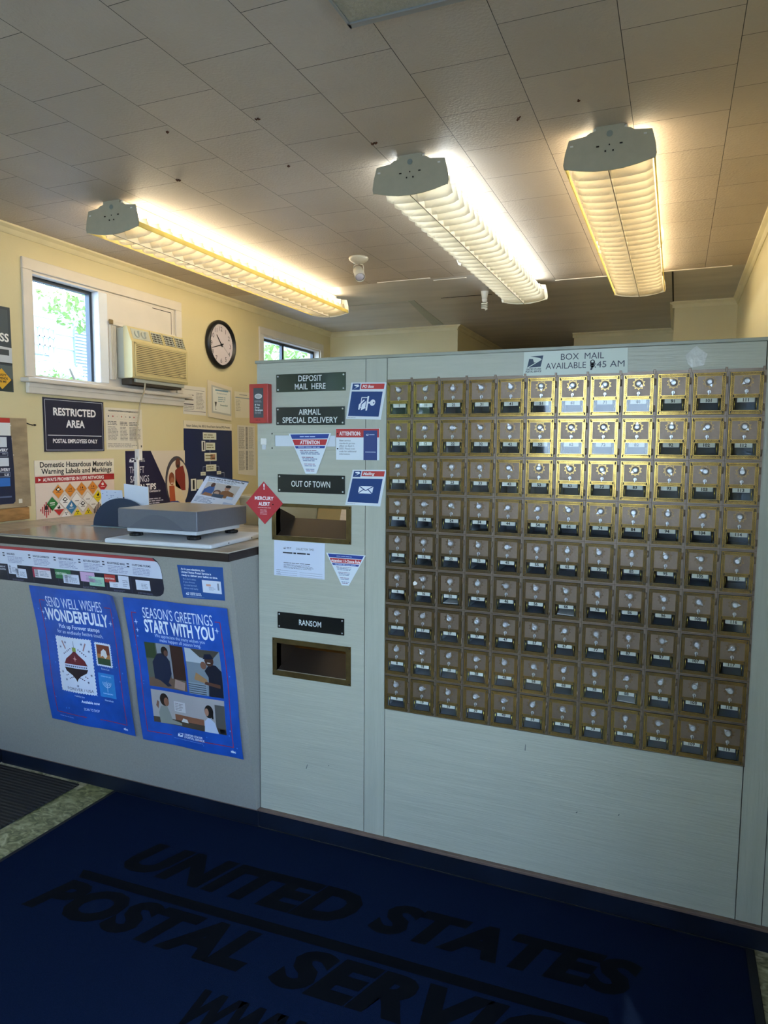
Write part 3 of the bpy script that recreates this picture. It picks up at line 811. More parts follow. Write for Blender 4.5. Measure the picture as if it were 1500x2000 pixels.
s.slab([(-.40, 1.205), (.168, 1.205), (.180, 1.215), (.180, 1.36), (.172, 1.53), (.166, 1.53), (.165, 1.612), (-.40, 1.612)], '#16213c', .002)
s.rect(-.4, 1.53, .168, 1.590, '#dcdcd8', 1); s.rect(-.4, 1.590, .166, 1.6125, '#b8332e', 1)
s.rect(-.4, 1.475, .145, 1.523, '#cfd3d8', 1); s.rect(-.4, 1.385, .152, 1.425, '#cfd3d8', 1)
s.text('DELIVERY', .150, 1.455, .013, None, '#f2f3f5', 2, 'r', bold=.03); s.text('DELIVERY', .158, 1.362, .013, None, '#f2f3f5', 2, 'r', bold=.03)
for (y, z, q) in ((.148, 1.432, '8.79'), (.148, 1.408, '10.13')): pass
s.frame(.08, 1.432, .148, 1.452, .0015, '#aab4c8', 2); s.text('DAILY', .142, 1.441, .006, None, '#e8ecf2', 3, 'r'); s.frame(.09, 1.335, .156, 1.357, .0015, '#aab4c8', 2); s.text('5.25', .15, 1.340, .010, None, '#f2f3f5', 3, 'r', bold=.03)
s.rect(-.4, 1.29, .155, 1.33, '#2c6cb8', 2); s.rect(-.4, 1.236, .16, 1.243, '#5d6a86', 2)
tag(s.build('price_poster'), 'navy and white price poster with red strip on the weathered board', 'poster')

# restricted area sign
s = on_wall(.006)
s.slab([(.373, 1.452), (.774, 1.455), (.776, 1.725), (.373, 1.727)], '#1d2138', .005)
s.frame(.381, 1.460, .766, 1.718, .0022, '#c9cad2', 1); s.rect(.395, 1.535, .755, 1.5385, '#dfe0e4', 1)
s.text('RESTRICTED', .575, 1.640, .036, .285, '#eceaea', 1, bold=.035); s.text('AREA', .575, 1.580, .036, .125, '#eceaea', 1, bold=.035); s.text('POSTAL EMPLOYEES ONLY', .575, 1.498, .020, .300, '#eceaea', 1, bold=.03)
tag(s.build('restricted_sign'), 'navy sign reading RESTRICTED AREA below the window', 'sign')

# hazardous materials notice
s = on_wall(.002)
s.slab([(.796, 1.463), (1.087, 1.465), (1.083, 1.700), (.790, 1.698)], '#e0d6c2', .001)
s.text('HAZARDOUS MATERIALS & DANGEROUS GOODS', .935, 1.678, .008, .24, '#3b3a38', 2, bold=.03)
for k in range(8):
    x = .815 + k * .0335; s.frame(x - .013, 1.635, x + .013, 1.665, .0008, '#b9b0a0', 1); s.poly([(x, 1.645), (x + .006, 1.651), (x, 1.657), (x - .006, 1.651)], ('#50545c', '#b04a40', '#c8c0a8', '#b86a50', '#a8a090')[k % 5], 2)
for k, (a, b) in enumerate(((.808, .888), (.902, .965), (.975, 1.07))):
    s.greek(a, 1.60, b, 1.625, 3, '#55534e'); s.greek(a, 1.515, b, 1.595, 10, '#8a857c')
s.rect(.978, 1.535, 1.068, 1.578, '#cdc4b2', 1); s.greek(.805, 1.475, 1.06, 1.500, 3, '#8a857c'); s.rect(1.068, 1.476, 1.078, 1.488, '#4a4844', 2)
tag(s.build('hazard_notice'), 'white printed notice with three text columns right of navy sign', 'notice')

# hazard labels poster
s = on_wall(.004)
s.slab([(.309, 1.1125), (.842, 1.1125), (.844, 1.414), (.309, 1.409)], '#e2cdbb', .003)
s.rect(.309, 1.335, .844, 1.408, '#e6dcc8', 1)
s.text('Domestic Hazardous Materials', .585, 1.374, .026, .490, '#1c1a19', 2, bold=.022); s.text('Warning Labels and Markings', .585, 1.340, .026, .475, '#1c1a19', 2, bold=.022)
s.rect(.309, 1.295, .844, 1.328, '#a8262a', 1); s.poly([(.328, 1.303), (.328, 1.320), (.344, 1.3115)], '#f2e9e2', 2); s.text('ALWAYS PROHIBITED IN USPS NETWORKS', .560, 1.303, .0165, .41, '#f2e9e2', 2, bold=.03)
def diamond(x, z, r, c, sym=None, c2=None):
    s.poly([(x, z - r), (x + r, z), (x, z + r), (x - r, z)], '#bfb5a6', 1); q = r * .9
    s.poly([(x, z - q), (x + q, z), (x, z + q), (x - q, z)], c, 2)
    if c2: s.poly([(x, z - q), (x + q, z), (x - q, z)], c2, 3)
    if sym == 'flame': s.poly([(x - .008, z + .004), (x - .01, z + .014), (x - .003, z + .012), (x + .001, z + .024), (x + .007, z + .012), (x + .009, z + .005), (x, z + .002)], '#f4efe8' if c not in ('#f0ece6', '#ecd21e') else '#1c1a19', 4)
    if sym == 'flamek': s.poly([(x - .008, z + .004), (x - .01, z + .014), (x - .003, z + .012), (x + .001, z + .024), (x + .007, z + .012), (x + .009, z + .005), (x, z + .002)], '#1c1a19', 4)
    if sym == 'trefoil':
        for a in (PI / 2 + PI, PI / 6, 5 * PI / 6):
            s.poly([(x, z + .008), (x + .012 * math.cos(a - .45), z + .008 + .012 * math.sin(a - .45)), (x + .012 * math.cos(a + .45), z + .008 + .012 * math.sin(a + .45))], '#1c1a19', 4)
    if sym == 'burst':
        s.poly([(x, z - .002), (x + .018, z + .010), (x, z + .024), (x - .018, z + .010)], '#1c1a19', 4); s.poly([(x - .006, z + .006), (x + .006, z + .006), (x + .009, z + .014), (x, z + .018), (x - .009, z + .012)], '#f0ece6', 5)
    if sym == 'num': s.text('1.4', x, z + .002, .011, None, '#1c1a19', 4, bold=.03)
    if sym == 'bar': s.rect(x - .016, z + .002, x + .016, z + .007, '#f0ece6', 4)
    s.rect(x - .014, z - .007, x + .014, z - .004, '#5b544c' if c in ('#f0ece6', '#ecd21e', '#dd8a34') else '#f0ece6', 4)
for k in range(4): diamond(.448 + k * .078, 1.247 + k * .003, .040, '#dd8a34', 'num' if k else 'burst')
diamond(.754, 1.263, .038, '#c22a2c', 'flame')
diamond(.408, 1.186, .040, '#2d7a3c', 'bar'); diamond(.490, 1.193, .040, '#f0ece6', 'burst'); diamond(.568, 1.197, .040, '#f0ece6'); diamond(.645, 1.201, .038, '#f0ece6'); diamond(.718, 1.206, .038, '#ecd21e', 'flamek'); 
diamond(.373, 1.155, .001, '#f0ece6')
x, z, r = .370, 1.158, .040
for k in range(7):
    o = -r + (k + .5) * 2 * r / 7; h = r - abs(o); s.rect(x + o - .0033, z - h, x + o + .0033, z + h, '#bb2f33', 2)
s.poly([(x - .01, z), (x - .008, z + .018), (x, z + .026), (x + .008, z + .016), (x + .01, z)], '#2a2422', 3)
diamond(.449, 1.155, .037, '#f0ece6', 'flamek', '#c22a2c'); diamond(.530, 1.160, .040, '#3c7fae', 'flame'); diamond(.608, 1.164, .038, '#f0ece6', 'burst'); diamond(.683, 1.170, .037, '#f0ece6'); diamond(.755, 1.176, .036, '#f0ece6')
for (x, c) in ((.494, '#f0ece6'), (.571, '#ecd21e'), (.645, '#ecd21e')):
    s.poly([(x - .030, 1.1135), (x + .030, 1.1135), (x, 1.150)], c, 2)
    for a in (PI / 2 + PI, PI / 6, 5 * PI / 6): s.poly([(x, 1.130), (x + .010 * math.cos(a - .45), 1.130 + .010 * math.sin(a - .45)), (x + .010 * math.cos(a + .45), 1.130 + .010 * math.sin(a + .45))], '#1c1a19', 4)
x, z, r = .720, 1.135, .038
for k in range(7):
    o = -r + (k + .5) * 2 * r / 7; h = r - abs(o); s.rect(x + o - .003, 1.1135, x + o + .003, z + h, '#2a2826', 3)
tag(s.build('hazard_label_poster'), 'poster of coloured hazard label diamonds with red banner above the counter', 'poster')

# savings plan poster with couple
s = on_wall(.004)
s.slab([(.934, 1.118), (1.468, 1.118), (1.472, 1.458), (.936, 1.455)], '#d8cbb8', .002)
s.poly([(.934, 1.119), (1.36, 1.119), (1.15, 1.456), (.936, 1.455)], '#1d1a3c', 1)
s.ell(1.388, 1.262, .112, .160, '#4b4a52', 2, 32); s.ell(1.398, 1.248, .106, .150, '#dccdb8', 3, 32)
s.poly([(1.34, 1.119), (1.30, 1.22), (1.32, 1.27), (1.37, 1.28), (1.42, 1.22), (1.46, 1.119)], '#e2cfae', 4)
s.poly([(1.37, 1.23), (1.37, 1.33), (1.40, 1.35), (1.45, 1.36), (1.468, 1.30), (1.470, 1.20), (1.44, 1.20)], '#86302a', 4)
s.ell(1.398, 1.375, .024, .034, '#6b4034', 5); s.ell(1.398, 1.358, .014, .010, '#3b2a28', 6)
s.ell(1.335, 1.28, .027, .040, '#8a4a30', 5); s.ell(1.338, 1.262, .018, .026, '#a8694c', 6); s.rect(1.326, 1.248, 1.350, 1.253, '#f0e8e0', 7)
s.poly([(1.315, 1.119), (1.31, 1.235), (1.36, 1.235), (1.37, 1.119)], '#b85a38', 5); s.poly([(1.30, 1.119), (1.42, 1.119), (1.39, 1.135), (1.32, 1.137)], '#2b418e', 6)
s.eagle(.965, 1.388, .045, .026, '#eef0f4', '#1d1a3c', 2)
s.text('UNITED STATES', 1.022, 1.403, .009, .07, '#eef0f4', 2, 'l'); s.text('POSTAL SERVICE', 1.022, 1.391, .009, .075, '#eef0f4', 2, 'l')
s.text('THRIFT', .965, 1.325, .038, .125, '#e9e6ee', 2, 'l'); s.text('SAVINGS', .970, 1.270, .038, .160, '#e9e6ee', 2, 'l'); s.text('PLAN TIPS', .975, 1.222, .034, .215, '#ffffff', 2, 'l', bold=.03)
s.text('Contribution for', 1.13, 1.205, .012, .10, '#e9e6ee', 2, 'l', bold=.03); s.greek(1.10, 1.13, 1.26, 1.17, 3, '#c9c6d6')
tag(s.build('savings_poster'), 'dark purple savings plan poster with smiling couple behind the scale', 'poster')

# flow chart poster
s = on_wall(.002)
s.slab([(1.464, 1.118), (2.003, 1.118), (2.000, 1.645), (1.467, 1.652)], '#1a2750', .001)
s.poly([(1.465, 1.600), (2.000, 1.597), (2.000, 1.645), (1.467, 1.652)], '#e2d8c0', 1); s.text('Return Delivery Unit (RDU) Parcel Return Service (PRS) Process', 1.735, 1.612, .014, .48, '#2c2a30', 2, bold=.02)
for (a, b, c, d) in ((1.665, 1.53, 1.815, 1.578), (1.695, 1.46, 1.80, 1.51), (1.68, 1.385, 1.815, 1.440), (1.695, 1.315, 1.81, 1.360), (1.635, 1.288, 1.69, 1.312), (1.815, 1.29, 1.865, 1.313)):
    s.rect(a, b, c, d, '#d9dccb', 1); s.greek(a + .01, b + .008, c - .01, d - .008, 2, '#8a8560')
for (a, b, c, d) in ((1.74, 1.515, 1.744, 1.53), (1.74, 1.44, 1.744, 1.46), (1.74, 1.36, 1.744, 1.385), (1.66, 1.345, 1.695, 1.348), (1.66, 1.312, 1.663, 1.345), (1.81, 1.345, 1.84, 1.348), (1.838, 1.313, 1.841, 1.345), (1.865, 1.30, 1.90, 1.303), (1.90, 1.27, 1.903, 1.303)): s.rect(a, b, c, d, '#aeb6c8', 1)
s.rect(1.650, 1.452, 1.690, 1.522, '#e6e6e0', 1); s.rect(1.664, 1.46, 1.678, 1.514, '#2c2c30', 2); s.rect(1.530, 1.19, 1.585, 1.27, '#e6e6e0', 1); s.rect(1.548, 1.20, 1.568, 1.262, '#2c2c30', 2); s.rect(1.59, 1.20, 1.66, 1.262, '#d9dccb', 1)
s.rect(1.745, 1.393, 1.80, 1.432, '#b98a6a', 2)
tag(s.build('flow_chart_poster'), 'navy blue flow chart poster with white boxes on the wall', 'poster')

# four papers on the wall
s = on_wall(.002); s.slab([(1.466, 1.694), (1.705, 1.690), (1.704, 1.879), (1.469, 1.876)], '#dfd9cc', .001)
for z in (1.815, 1.785, 1.755): s.rect(1.472 if z < 1.8 else 1.52, z, 1.572, z + .006, '#26242a', 1)
s.rect(1.475, 1.851, 1.69, 1.853, '#6a665e', 1); s.greek(1.60, 1.73, 1.69, 1.84, 12, '#a19b90'); s.rect(1.475, 1.712, 1.70, 1.715, '#55525a', 1); s.greek(1.475, 1.72, 1.59, 1.75, 3, '#a19b90')
tag(s.build('form_page'), 'white form with three black bars pinned beside the air conditioner', 'paper')
s = on_wall(.010); s.slab([(1.721, 1.685), (1.989, 1.667), (1.998, 1.903), (1.722, 1.932)], '#dccfb4', .008); s.poly([(1.757, 1.715), (1.985, 1.700), (1.985, 1.880), (1.757, 1.903)], '#b7b6ac', 1)
s.poly([(1.772, 1.727), (1.975, 1.713), (1.975, 1.868), (1.772, 1.890)], '#e2e2d8', 2); s.rect(1.80, 1.865, 1.95, 1.876, '#6f93a8', 3); s.text('Workplace Award', 1.875, 1.845, .011, .12, '#6f93a8', 3); s.greek(1.83, 1.79, 1.94, 1.83, 3, '#86a2a6', 3)
s.text('December', 1.90, 1.765, .011, .09, '#66837e', 3, bold=.03); s.poly([(1.79, 1.79), (1.815, 1.79), (1.808, 1.765), (1.804, 1.755), (1.804, 1.742), (1.812, 1.737), (1.794, 1.737), (1.801, 1.742), (1.801, 1.755), (1.797, 1.765)], '#3a3c34', 3)
tag(s.build('framed_certificate'), 'cream framed certificate with small trophy on the wall', 'certificate')
s = on_wall(.002); s.slab([(2.046, 1.692), (2.280, 1.700), (2.292, 1.884), (2.037, 1.880)], '#ddd3b8', .001); s.rect(2.05, 1.835, 2.28, 1.842, '#8f9a9a', 1); s.rect(2.10, 1.858, 2.20, 1.864, '#9a958a', 1); s.greek(2.055, 1.74, 2.12, 1.825, 8, '#aaa390')
tag(s.build('pale_page'), 'pale cream page right of the framed certificate', 'paper')
s = on_wall(.002); s.slab([(2.076, 1.285), (2.313, 1.262), (2.299, 1.640), (2.071, 1.640)], '#ddd5c4', .001)
for (a, b) in ((1.465, 1.630), (1.31, 1.455)):
    s.greek(2.085, a, 2.165, b, 22, '#8e887c', fill=.5); s.rect(2.175, a, 2.205, b, '#b7b0a4', 1); s.greek(2.177, a, 2.203, b, 16, '#5e5a54', 2, words=False); s.greek(2.215, a, 2.285, b, 22, '#a09a8e', fill=.5)
tag(s.build('schedule_page'), 'tall white schedule page with grey columns above the bin', 'paper')

# ================================================================ ON THE COUNTER
ZT = 1.1125
# plastic cover sheet and papers on counter
mb = MB(); mb.box(0, .60, 0, .36, 0, .004, mat('clear_blotter', '#93918c', .15, var=.12, scale=7), .001)
tag(mb.build('counter_blotter', loc=(-1.205, -.172, ZT)), 'thin clear plate lying on counter left of the scale', 'counter mat')
s = Sheet((0, 0, ZT + .0005), (1, 0, 0), (0, 1, 0), (0, 0, 1), lift=.001)
s.slab([(-1.455, .30), (-1.12, .205), (-.98, .30), (-.90, .62), (-1.32, .86)], mat('crumpled_marbled_paper', '#c9b8ab', .5, var=.22, scale=14, stretch=(1, 3, 1), bump=.5), .001)
tag(s.build('marbled_wrapping_sheet'), 'pink grey marbled sheet lying on counter under hazard poster', 'sheet')
# white board under scale
mb = MB(); mb.box(-.24, .24, -.20, .20, 0, .018, M['boardw'], .007, 3)
for x in (-.05, .12, .20): mb.cyl((.2385, x - .03, .009), (.2408, x - .03, .009), .003, M['rubber'], n=10)
tag(mb.build('white_board', loc=(-.345, .025, ZT)), 'white plastic board under the postal scale', 'board').rotation_euler = (0, 0, math.radians(3))
t = thing('postal_scale', 'grey postal scale with flat square platter on the counter', 'scale', (-.385, .055, ZT + .018))
mb = MB(); mb.box(-.19, .19, -.165, .165, .036, .110, M['scaletop'], .002)
mb.box(-.188, .188, -.163, .163, .108, .1115, M['scaleplate'], .001)
mb.prism([(-.13 + .26 * i / 16, -.1653, .040 + .052 * math.sin(PI * i / 16)) for i in range(17)], (0, -.0006, 0), mat('scale_arc', '#545862', .4)); mb.build('platform', t)
mb = MB(); mb.box(-.165, .170, -.145, .145, .018, .036, M['scalewhite'], .004, 2); mb.build('base', t)
for (x, y) in ((-.14, -.12), (.145, -.125), (.145, .12), (-.14, .12)):
    mb = MB(); mb.lathe([(.024, 0), (.025, .002), (.025, .011), (.014, .013), (.012, .020)], (x, y, 0), (0, 0, 1), M['rubber'], 24)
    for k in range(12): 
        a = k * PI / 6; mb.cyl((x + .024 * math.cos(a), y + .024 * math.sin(a), .001), (x + .024 * math.cos(a), y + .024 * math.sin(a), .011), .003, M['rubber'], n=6)
    mb.build('foot', t)
# half round brochure holder with papers
t = thing('brochure_holder', 'dark slate blue half round brochure holder beside the scale', 'holder', (-.865, .22, ZT))
mb = MB(); arc = [(.170 * math.cos(PI * i / 32), 0, .004 + .132 * math.sin(PI * i / 32)) for i in range(33)]
mb.prism(arc, (0, .004, 0), M['slate']); mb.build('front_panel', t)
mb = MB(); mb.prism([(a - .012, .045, b * 1.02) for a, _, b in arc], (0, .004, 0), M['slate']); mb.build('rear_panel', t)
mb = MB(); mb.box(-.175, .175, -.012, .055, 0, .005, mat('clear_holder_base', '#93a7ad', .2), .001); mb.build('foot_plate', t)
s = Sheet((-.865, .236, ZT), (1, 0, 0), (0, -.05, 1), (0, -1, 0), lift=0)
s.slab([(-.130, .006), (.0, .006), (.0, .172), (-.125, .172)], '#cfd6e4', .0015)
for k in range(9): s.greek(-.12 + k * .0125, .06, -.1115 + k * .0125, .165, 14, '#8a97b8', 1, rag=.6)
tag(s.build('lined_leaflet'), 'lined white leaflet standing in the half round holder', 'paper', None)
s = Sheet((-.865, .243, ZT), (1, 0, 0), (0, -.03, 1), (0, -1, 0), lift=0)
s.slab([(.0, .006), (.140, .006), (.141, .190), (.002, .202)], '#d9dfe8', .004, ink('#c8bca6'))
tag(s.build('blank_card_stack'), 'blank white card stack standing in the half round holder', 'card')
# flyer in a clear stand
s = Sheet((-.458, .50, 1.195), (.9961, -.0, .0), (.0, .10, .95), (0, -.95, .10), lift=0)
q = lambda u, v: (u * .245 - .245 + v * (.105) , (v * .135) - u * 0.014)
Q = [q(-.0, 0), q(1, 0), q(1, 1), q(0, 1)]
s = Sheet((-.458, .50, 1.190), (1, 0, 0), (0, .08, 1), (0, -1, .08), lift=0)
def fl(u, v):      # leaning flyer: bottom left/right, top right/left
    bl, br, tr_, tl = V3((-.235, .036)), V3((.0, .006)), V3((.085, .134)), V3((-.150, .160))
    p = bl.lerp(br, u).lerp(tl.lerp(tr_, u), v); return (p.x, p.y)
s.T = fl
s.slab([(0, -.6), (1, -.6), (1, 1), (0, 1)], '#dfe3ee', .002)
s.rect(0, .965, 1, 1, '#2b4468', 1); s.text('Are you ready to file with IRS Direct File?', .5, .89, .055, .86, '#20222a', 1, bold=.03)
s.greek(.08, .80, .8, .87, 2, '#7a8498', 1)
s.rect(.10, .27, .88, .78, '#c9c0b8', 1)
s.poly([(.12, .30), (.12, .50), (.20, .62), (.32, .66), (.36, .50), (.34, .32)], '#3f5e94', 2); s.ell(.27, .69, .05, .08, '#5b3a2c', 3); s.poly([(.14, .28), (.18, .40), (.40, .36), (.42, .28)], '#9b6a48', 3)
s.poly([(.52, .30), (.54, .52), (.66, .58), (.84, .50), (.86, .30)], '#8a5a34', 2); s.ell(.63, .64, .06, .09, '#b98a70', 3); s.ell(.63, .71, .065, .05, '#2c2220', 4); s.ell(.45, .44, .09, .11, '#6a4a38', 3); s.ell(.45, .42, .06, .07, '#c09a80', 4)
s.rect(.38, .27, .64, .40, '#3c4a5c', 5); s.rect(.72, .27, .88, .38, '#c3d2e6', 5)
s.greek(.04, .0, .5, .22, 5, '#8490a8', 1); s.rect(.72, .02, .95, .16, '#b8c4dc', 1)
tag(s.build('tax_flyer'), 'tilted white flyer with family photo standing behind the scale', 'flyer')
s = Sheet((-.70, .52, ZT), (1, 0, 0), (0, .04, 1), (0, -1, .04), lift=0); s.slab([(0, .0), (.16, .0), (.16, .115), (0, .118)], '#c6d3e6', .002)
tag(s.build('blue_white_sheet'), 'plain bluish white sheet standing between poster and tilted flyer', 'paper')
# pale bin
t = thing('plastic_bin', 'pale beige plastic bin at back of the counter beside the partition', 'bin', (-.26, .70, ZT))
mb = MB()
mb.prism([(-.19, -.12, 0), (.20, -.12, 0), (.22, -.13, .135), (-.21, -.13, .135)], (0, .004, 0), M['bin']); mb.prism([(-.19, .12, 0), (.20, .12, 0), (.22, .13, .135), (-.21, .13, .135)], (0, -.004, 0), M['bin'])
mb.prism([(-.19, -.12, 0), (-.19, .12, 0), (-.21, .13, .135), (-.21, -.13, .135)], (.004, 0, 0), M['bin']); mb.prism([(.20, -.12, 0), (.20, .12, 0), (.22, .13, .135), (.22, -.13, .135)], (-.004, 0, 0), M['bin']); mb.box(-.19, .20, -.12, .12, 0, .004, M['bin'])
mb.build('tub', t)
mb = MB()
for (a, b, c, d) in ((-.218, .228, -.138, -.128), (-.218, .228, .128, .138), (-.218, -.208, -.128, .128), (.218, .228, -.128, .128)): mb.box(a, b, c, d, .128, .142, M['bin'], .003)
mb.build('rim', t)
s = Sheet((-.30, .86, ZT), (1, 0, 0), (0, .1, 1), (0, -1, .1), lift=0); s.slab([(-.12, .0), (.2, 0), (.2, .225), (-.02, .26), (-.12, .20)], mat('frosted_panel', '#c9c9b8', .3), .003)
tag(s.build('frosted_panel'), 'pale frosted panel standing behind the beige bin', 'panel')

# ================================================================ ON THE COUNTER FRONT
# services strip
s = on_face(.002)
s.slab([(-1.38, .835), (-.352, .835), (-.335, .838), (-.319, .850), (-.313, .869), (-.314, .930), (-.318, .955), (-.328, .975), (-.345, .988), (-1.38, .985)], '#1a1c30', .001)
s.poly([(-1.38, .908), (-.314, .908), (-.314, .930), (-.318, .955), (-.328, .972), (-.338, .976), (-1.38, .973)], '#ccd0e0', 1)
s.poly([(-1.38, .973), (-.338, .976), (-.350, .9875), (-1.38, .985)], '#a83a40', 1)
cells = [(-1.30, 'INSURANCE'), (-1.118, 'INSURED'), (-.970, 'SIGNATURE CONFIRMATION'), (-.830, 'CERTIFIED MAIL'), (-.698, 'RETURN RECEIPT'), (-.575, 'REGISTERED MAIL'), (-.452, 'CUSTOMS FORMS')]
for i, (x, w) in enumerate(cells):
    s.text(w, x, .950, .0075, None, '#33365a', 2, 'l', bold=.03, maxw=.09); s.greek(x, .915, x + .10, .945, 5, '#8f94b4', 2)
    s.rect(x - .026, .954, x - .014, .959, '#22243c', 2); s.rect(x - .026, .943, x - .014, .948, '#22243c', 2); s.rect(x - .018, .840, x - .016, .905, '#3a3c58', 1)
def lab(x, z, w, h, c, c2=None, code=False):
    s.rect(x, z, x + w, z + h, c, 2)
    if c2: s.rect(x, z + h * .8, x + w, z + h, c2, 3)
    if code:
        for k in range(7): s.rect(x + w * .12, z + h * (.12 + k * .11), x + w * .3, z + h * (.12 + k * .11) + h * .05, '#22243c', 3)
    s.greek(x + w * .38, z + h * .15, x + w * .92, z + h * .7, 4, '#8f94a8', 3)
lab(-1.125, .866, .055, .046, '#d4d8e8', None, True); lab(-1.085, .853, .062, .040, '#d4d8e8', None, True)
lab(-.985, .862, .100, .044, '#d9d4de', '#b0485a', True); s.rect(-.985, .862, -.975, .906, '#a82c48', 3)
s.rect(-.860, .868, -.775, .908, '#2f7048', 2); s.text('CERTIFIED', -.857, .885, .009, .06, '#d8ead8', 3, 'l', bold=.03); lab(-.820, .850, .085, .040, '#d4d8e8', None, True)
lab(-.725, .866, .075, .040, '#cda6cc'); lab(-.682, .852, .078, .038, '#9ccab0', '#a8d4ba')
s.rect(-.600, .872, -.545, .905, '#b83c38', 2); s.text('REGISTERED', -.597, .886, .006, .048, '#f0e0e0', 3, 'l', bold=.03); lab(-.578, .853, .050, .024, '#d8dce8'); lab(-.530, .853, .052, .052, '#d4d8e8')
lab(-.445, .855, .068, .040, '#d4d8e8')
for (a, b) in ((-1.11, -1.04), (-.72, -.64), (-.56, -.50), (-.44, -.35)): s.greek(a, .838, b, .846, 2, '#6a6c88', 2)
s.text('AVAILABLE AT', -1.14, .892, .006, None, '#c9cce0', 2, 'r', bold=.04, maxw=.08); s.text('COUNTER', -1.14, .880, .006, None, '#c9cce0', 2, 'r', bold=.03)
tag(s.build('services_strip'), 'long red white and navy services strip along counter front', 'poster')
# election card
s = on_face(.002)
s.slab([(-.238, .970), (-.228, .842), (-.040, .848), (-.035, .975)], '#234f92', .001)
for k, w in enumerate(('As in past elections, the', 'United States Postal Service is', 'ready to deliver your ballot on time.')): s.text(w, -.222, .953 - k * .012, .0072, None, '#e6ecf6', 1, 'l', bold=.03, maxw=.165)
for k, w in enumerate(("But don't delay.", 'If you choose', 'to vote by mail,', 'please mail early.')): s.text(w, -.217, .915 - k * .012, .0065, None, '#a9bcdc', 1, 'l', maxw=.075)
s.rect(-.133, .872, -.050, .920, '#d4d9e8', 1); s.rect(-.066, .885, -.059, .912, '#7d8498', 2); s.rect(-.115, .898, -.095, .906, '#d49a88', 2); s.greek(-.105, .882, -.075, .896, 3, '#9aa2b8', 2)
s.eagle(-.212, .856, .016, .010, '#e6ecf6', '#234f92', 1); s.text('UNITED STATES', -.192, .862, .0045, None, '#e6ecf6', 1, 'l', bold=.03); s.text('POSTAL SERVICE', -.192, .856, .0045, None, '#e6ecf6', 1, 'l', bold=.03); s.rect(-.21, .850, -.13, .851, '#8aa4d0', 1)
tag(s.build('ballot_card'), 'small blue mail ballot card at the right end of counter front', 'poster')
# the two blue posters
BL, RD = '#1f52b0', '#9c2c4a'
def star4(s, x, y, r, c='#cfe0fa', layer=2):
    s.poly([(x, y + r), (x + r * .16, y + r * .16), (x + r * .8, y), (x + r * .16, y - r * .16), (x, y - r), (x - r * .16, y - r * .16), (x - r * .8, y), (x - r * .16, y + r * .16)], c, layer)
def warp1(u, v):
    a = (v - .21) / .61; w = .004 + .004 * math.sin(a * 7) * (1 - .3 * math.cos((u + .5) * 9)) + .003 * math.sin(u * 22 + 1)
    if u > -.60 and v > .66: w += .10 * max(0, (u + .60) / .05 + (v - .66) / .16 - 1) ** 2 * .12
    return w + .003
bluemat = mat('glossy_blue_print', BL, .38, var=.18, scale=11)
s = on_face(.002, warp=warp1)
s.slab([(-1.013, .213), (-.548, .213), (-.548, .826), (-1.013, .826)], bluemat, .0012)
def border(s, x0, y0, x1, y1, gl, gr, gb0, gb1):
    t_ = .0035
    s.rect(x0, y0, x0 + t_, y1, RD, 1); s.rect(x1 - t_, y0, x1, y1, RD, 1); s.rect(x0, y1 - t_, gl, y1, RD, 1); s.rect(gr, y1 - t_, x1, y1, RD, 1); s.rect(x0, y0, gb0, y0 + t_, RD, 1); s.rect(gb1, y0, x1, y0 + t_, RD, 1)
border(s, -.972, .255, -.582, .768, -.940, -.618, -.80, -.73)
s.text('SEND WELL WISHES', -.783, .742, .044, .300, '#dfe9fb', 2, bold=.0); s.text('WONDERFULLY', -.780, .682, .050, .340, '#eef4ff', 2, bold=.03)
star4(s, -.962, .712, .012); star4(s, -.957, .682, .010); star4(s, -.597, .700, .014)
s.text('Pick up Forever stamps', -.775, .652, .017, .215, '#dfe9fb', 2, bold=.02); s.text('for an endlessly festive touch.', -.775, .628, .016, .245, '#dfe9fb', 2)
def stamp(s, x0, y0, x1, y1, c, n, layer=2):
    pts = []; 
    def edge(a, b, k):
        for i in range(k):
            for f, o in ((0, 0), (.25, -1), (.5, -1), (.75, 0)):
                tt = (i + f) / k; px = a[0] + (b[0] - a[0]) * tt; py = a[1] + (b[1] - a[1]) * tt
                dx, dy = (b[0] - a[0]), (b[1] - a[1]); L = math.hypot(dx, dy); d = .0032 * o
                pts.append((px + dy / L * d, py - dx / L * d))
    r = (y1 - y0) / (x1 - x0); edge((x0, y0), (x1, y0), n); edge((x1, y0), (x1, y1), int(n * r)); edge((x1, y1), (x0, y1), n); edge((x0, y1), (x0, y0), int(n * r)); s.poly(pts, c, layer)
stamp(s, -.917, .366, -.722, .614, '#d9e0f2', 14)
cx, cy = -.818, .490
s.poly([(cx - .006, cy + .080), (cx + .006, cy + .080), (cx + .006, cy + .062), (cx + .018, cy + .050), (cx + .050, cy + .026), (cx + .062, cy + .004), (cx - .062, cy + .004), (cx - .050, cy + .026), (cx - .018, cy + .050), (cx - .006, cy + .062)], '#6b2230', 3)
s.rect(cx - .010, cy + .062, cx + .010, cy + .080, '#8fa04e', 4); s.rect(cx - .001, cy + .08, cx + .001, cy + .108, '#46506e', 4)
s.poly([(cx - .063, cy + .004), (cx + .063, cy + .004), (cx + .063, cy - .012), (cx - .063, cy - .012)], '#cdd6ee', 3)
for k in range(11): s.rect(cx - .058 + k * .011, cy - .007, cx - .052 + k * .011, cy - .001, '#2c3260', 4)
s.poly([(cx - .063, cy - .012), (cx + .063, cy - .012), (cx + .055, cy - .028), (cx + .022, cy - .045), (cx + .006, cy - .060), (cx, cy - .072), (cx - .006, cy - .060), (cx - .022, cy - .045), (cx - .055, cy - .028)], '#2e2028', 3)
star4(s, cx, cy + .030, .014, '#e0b0b4', 4)
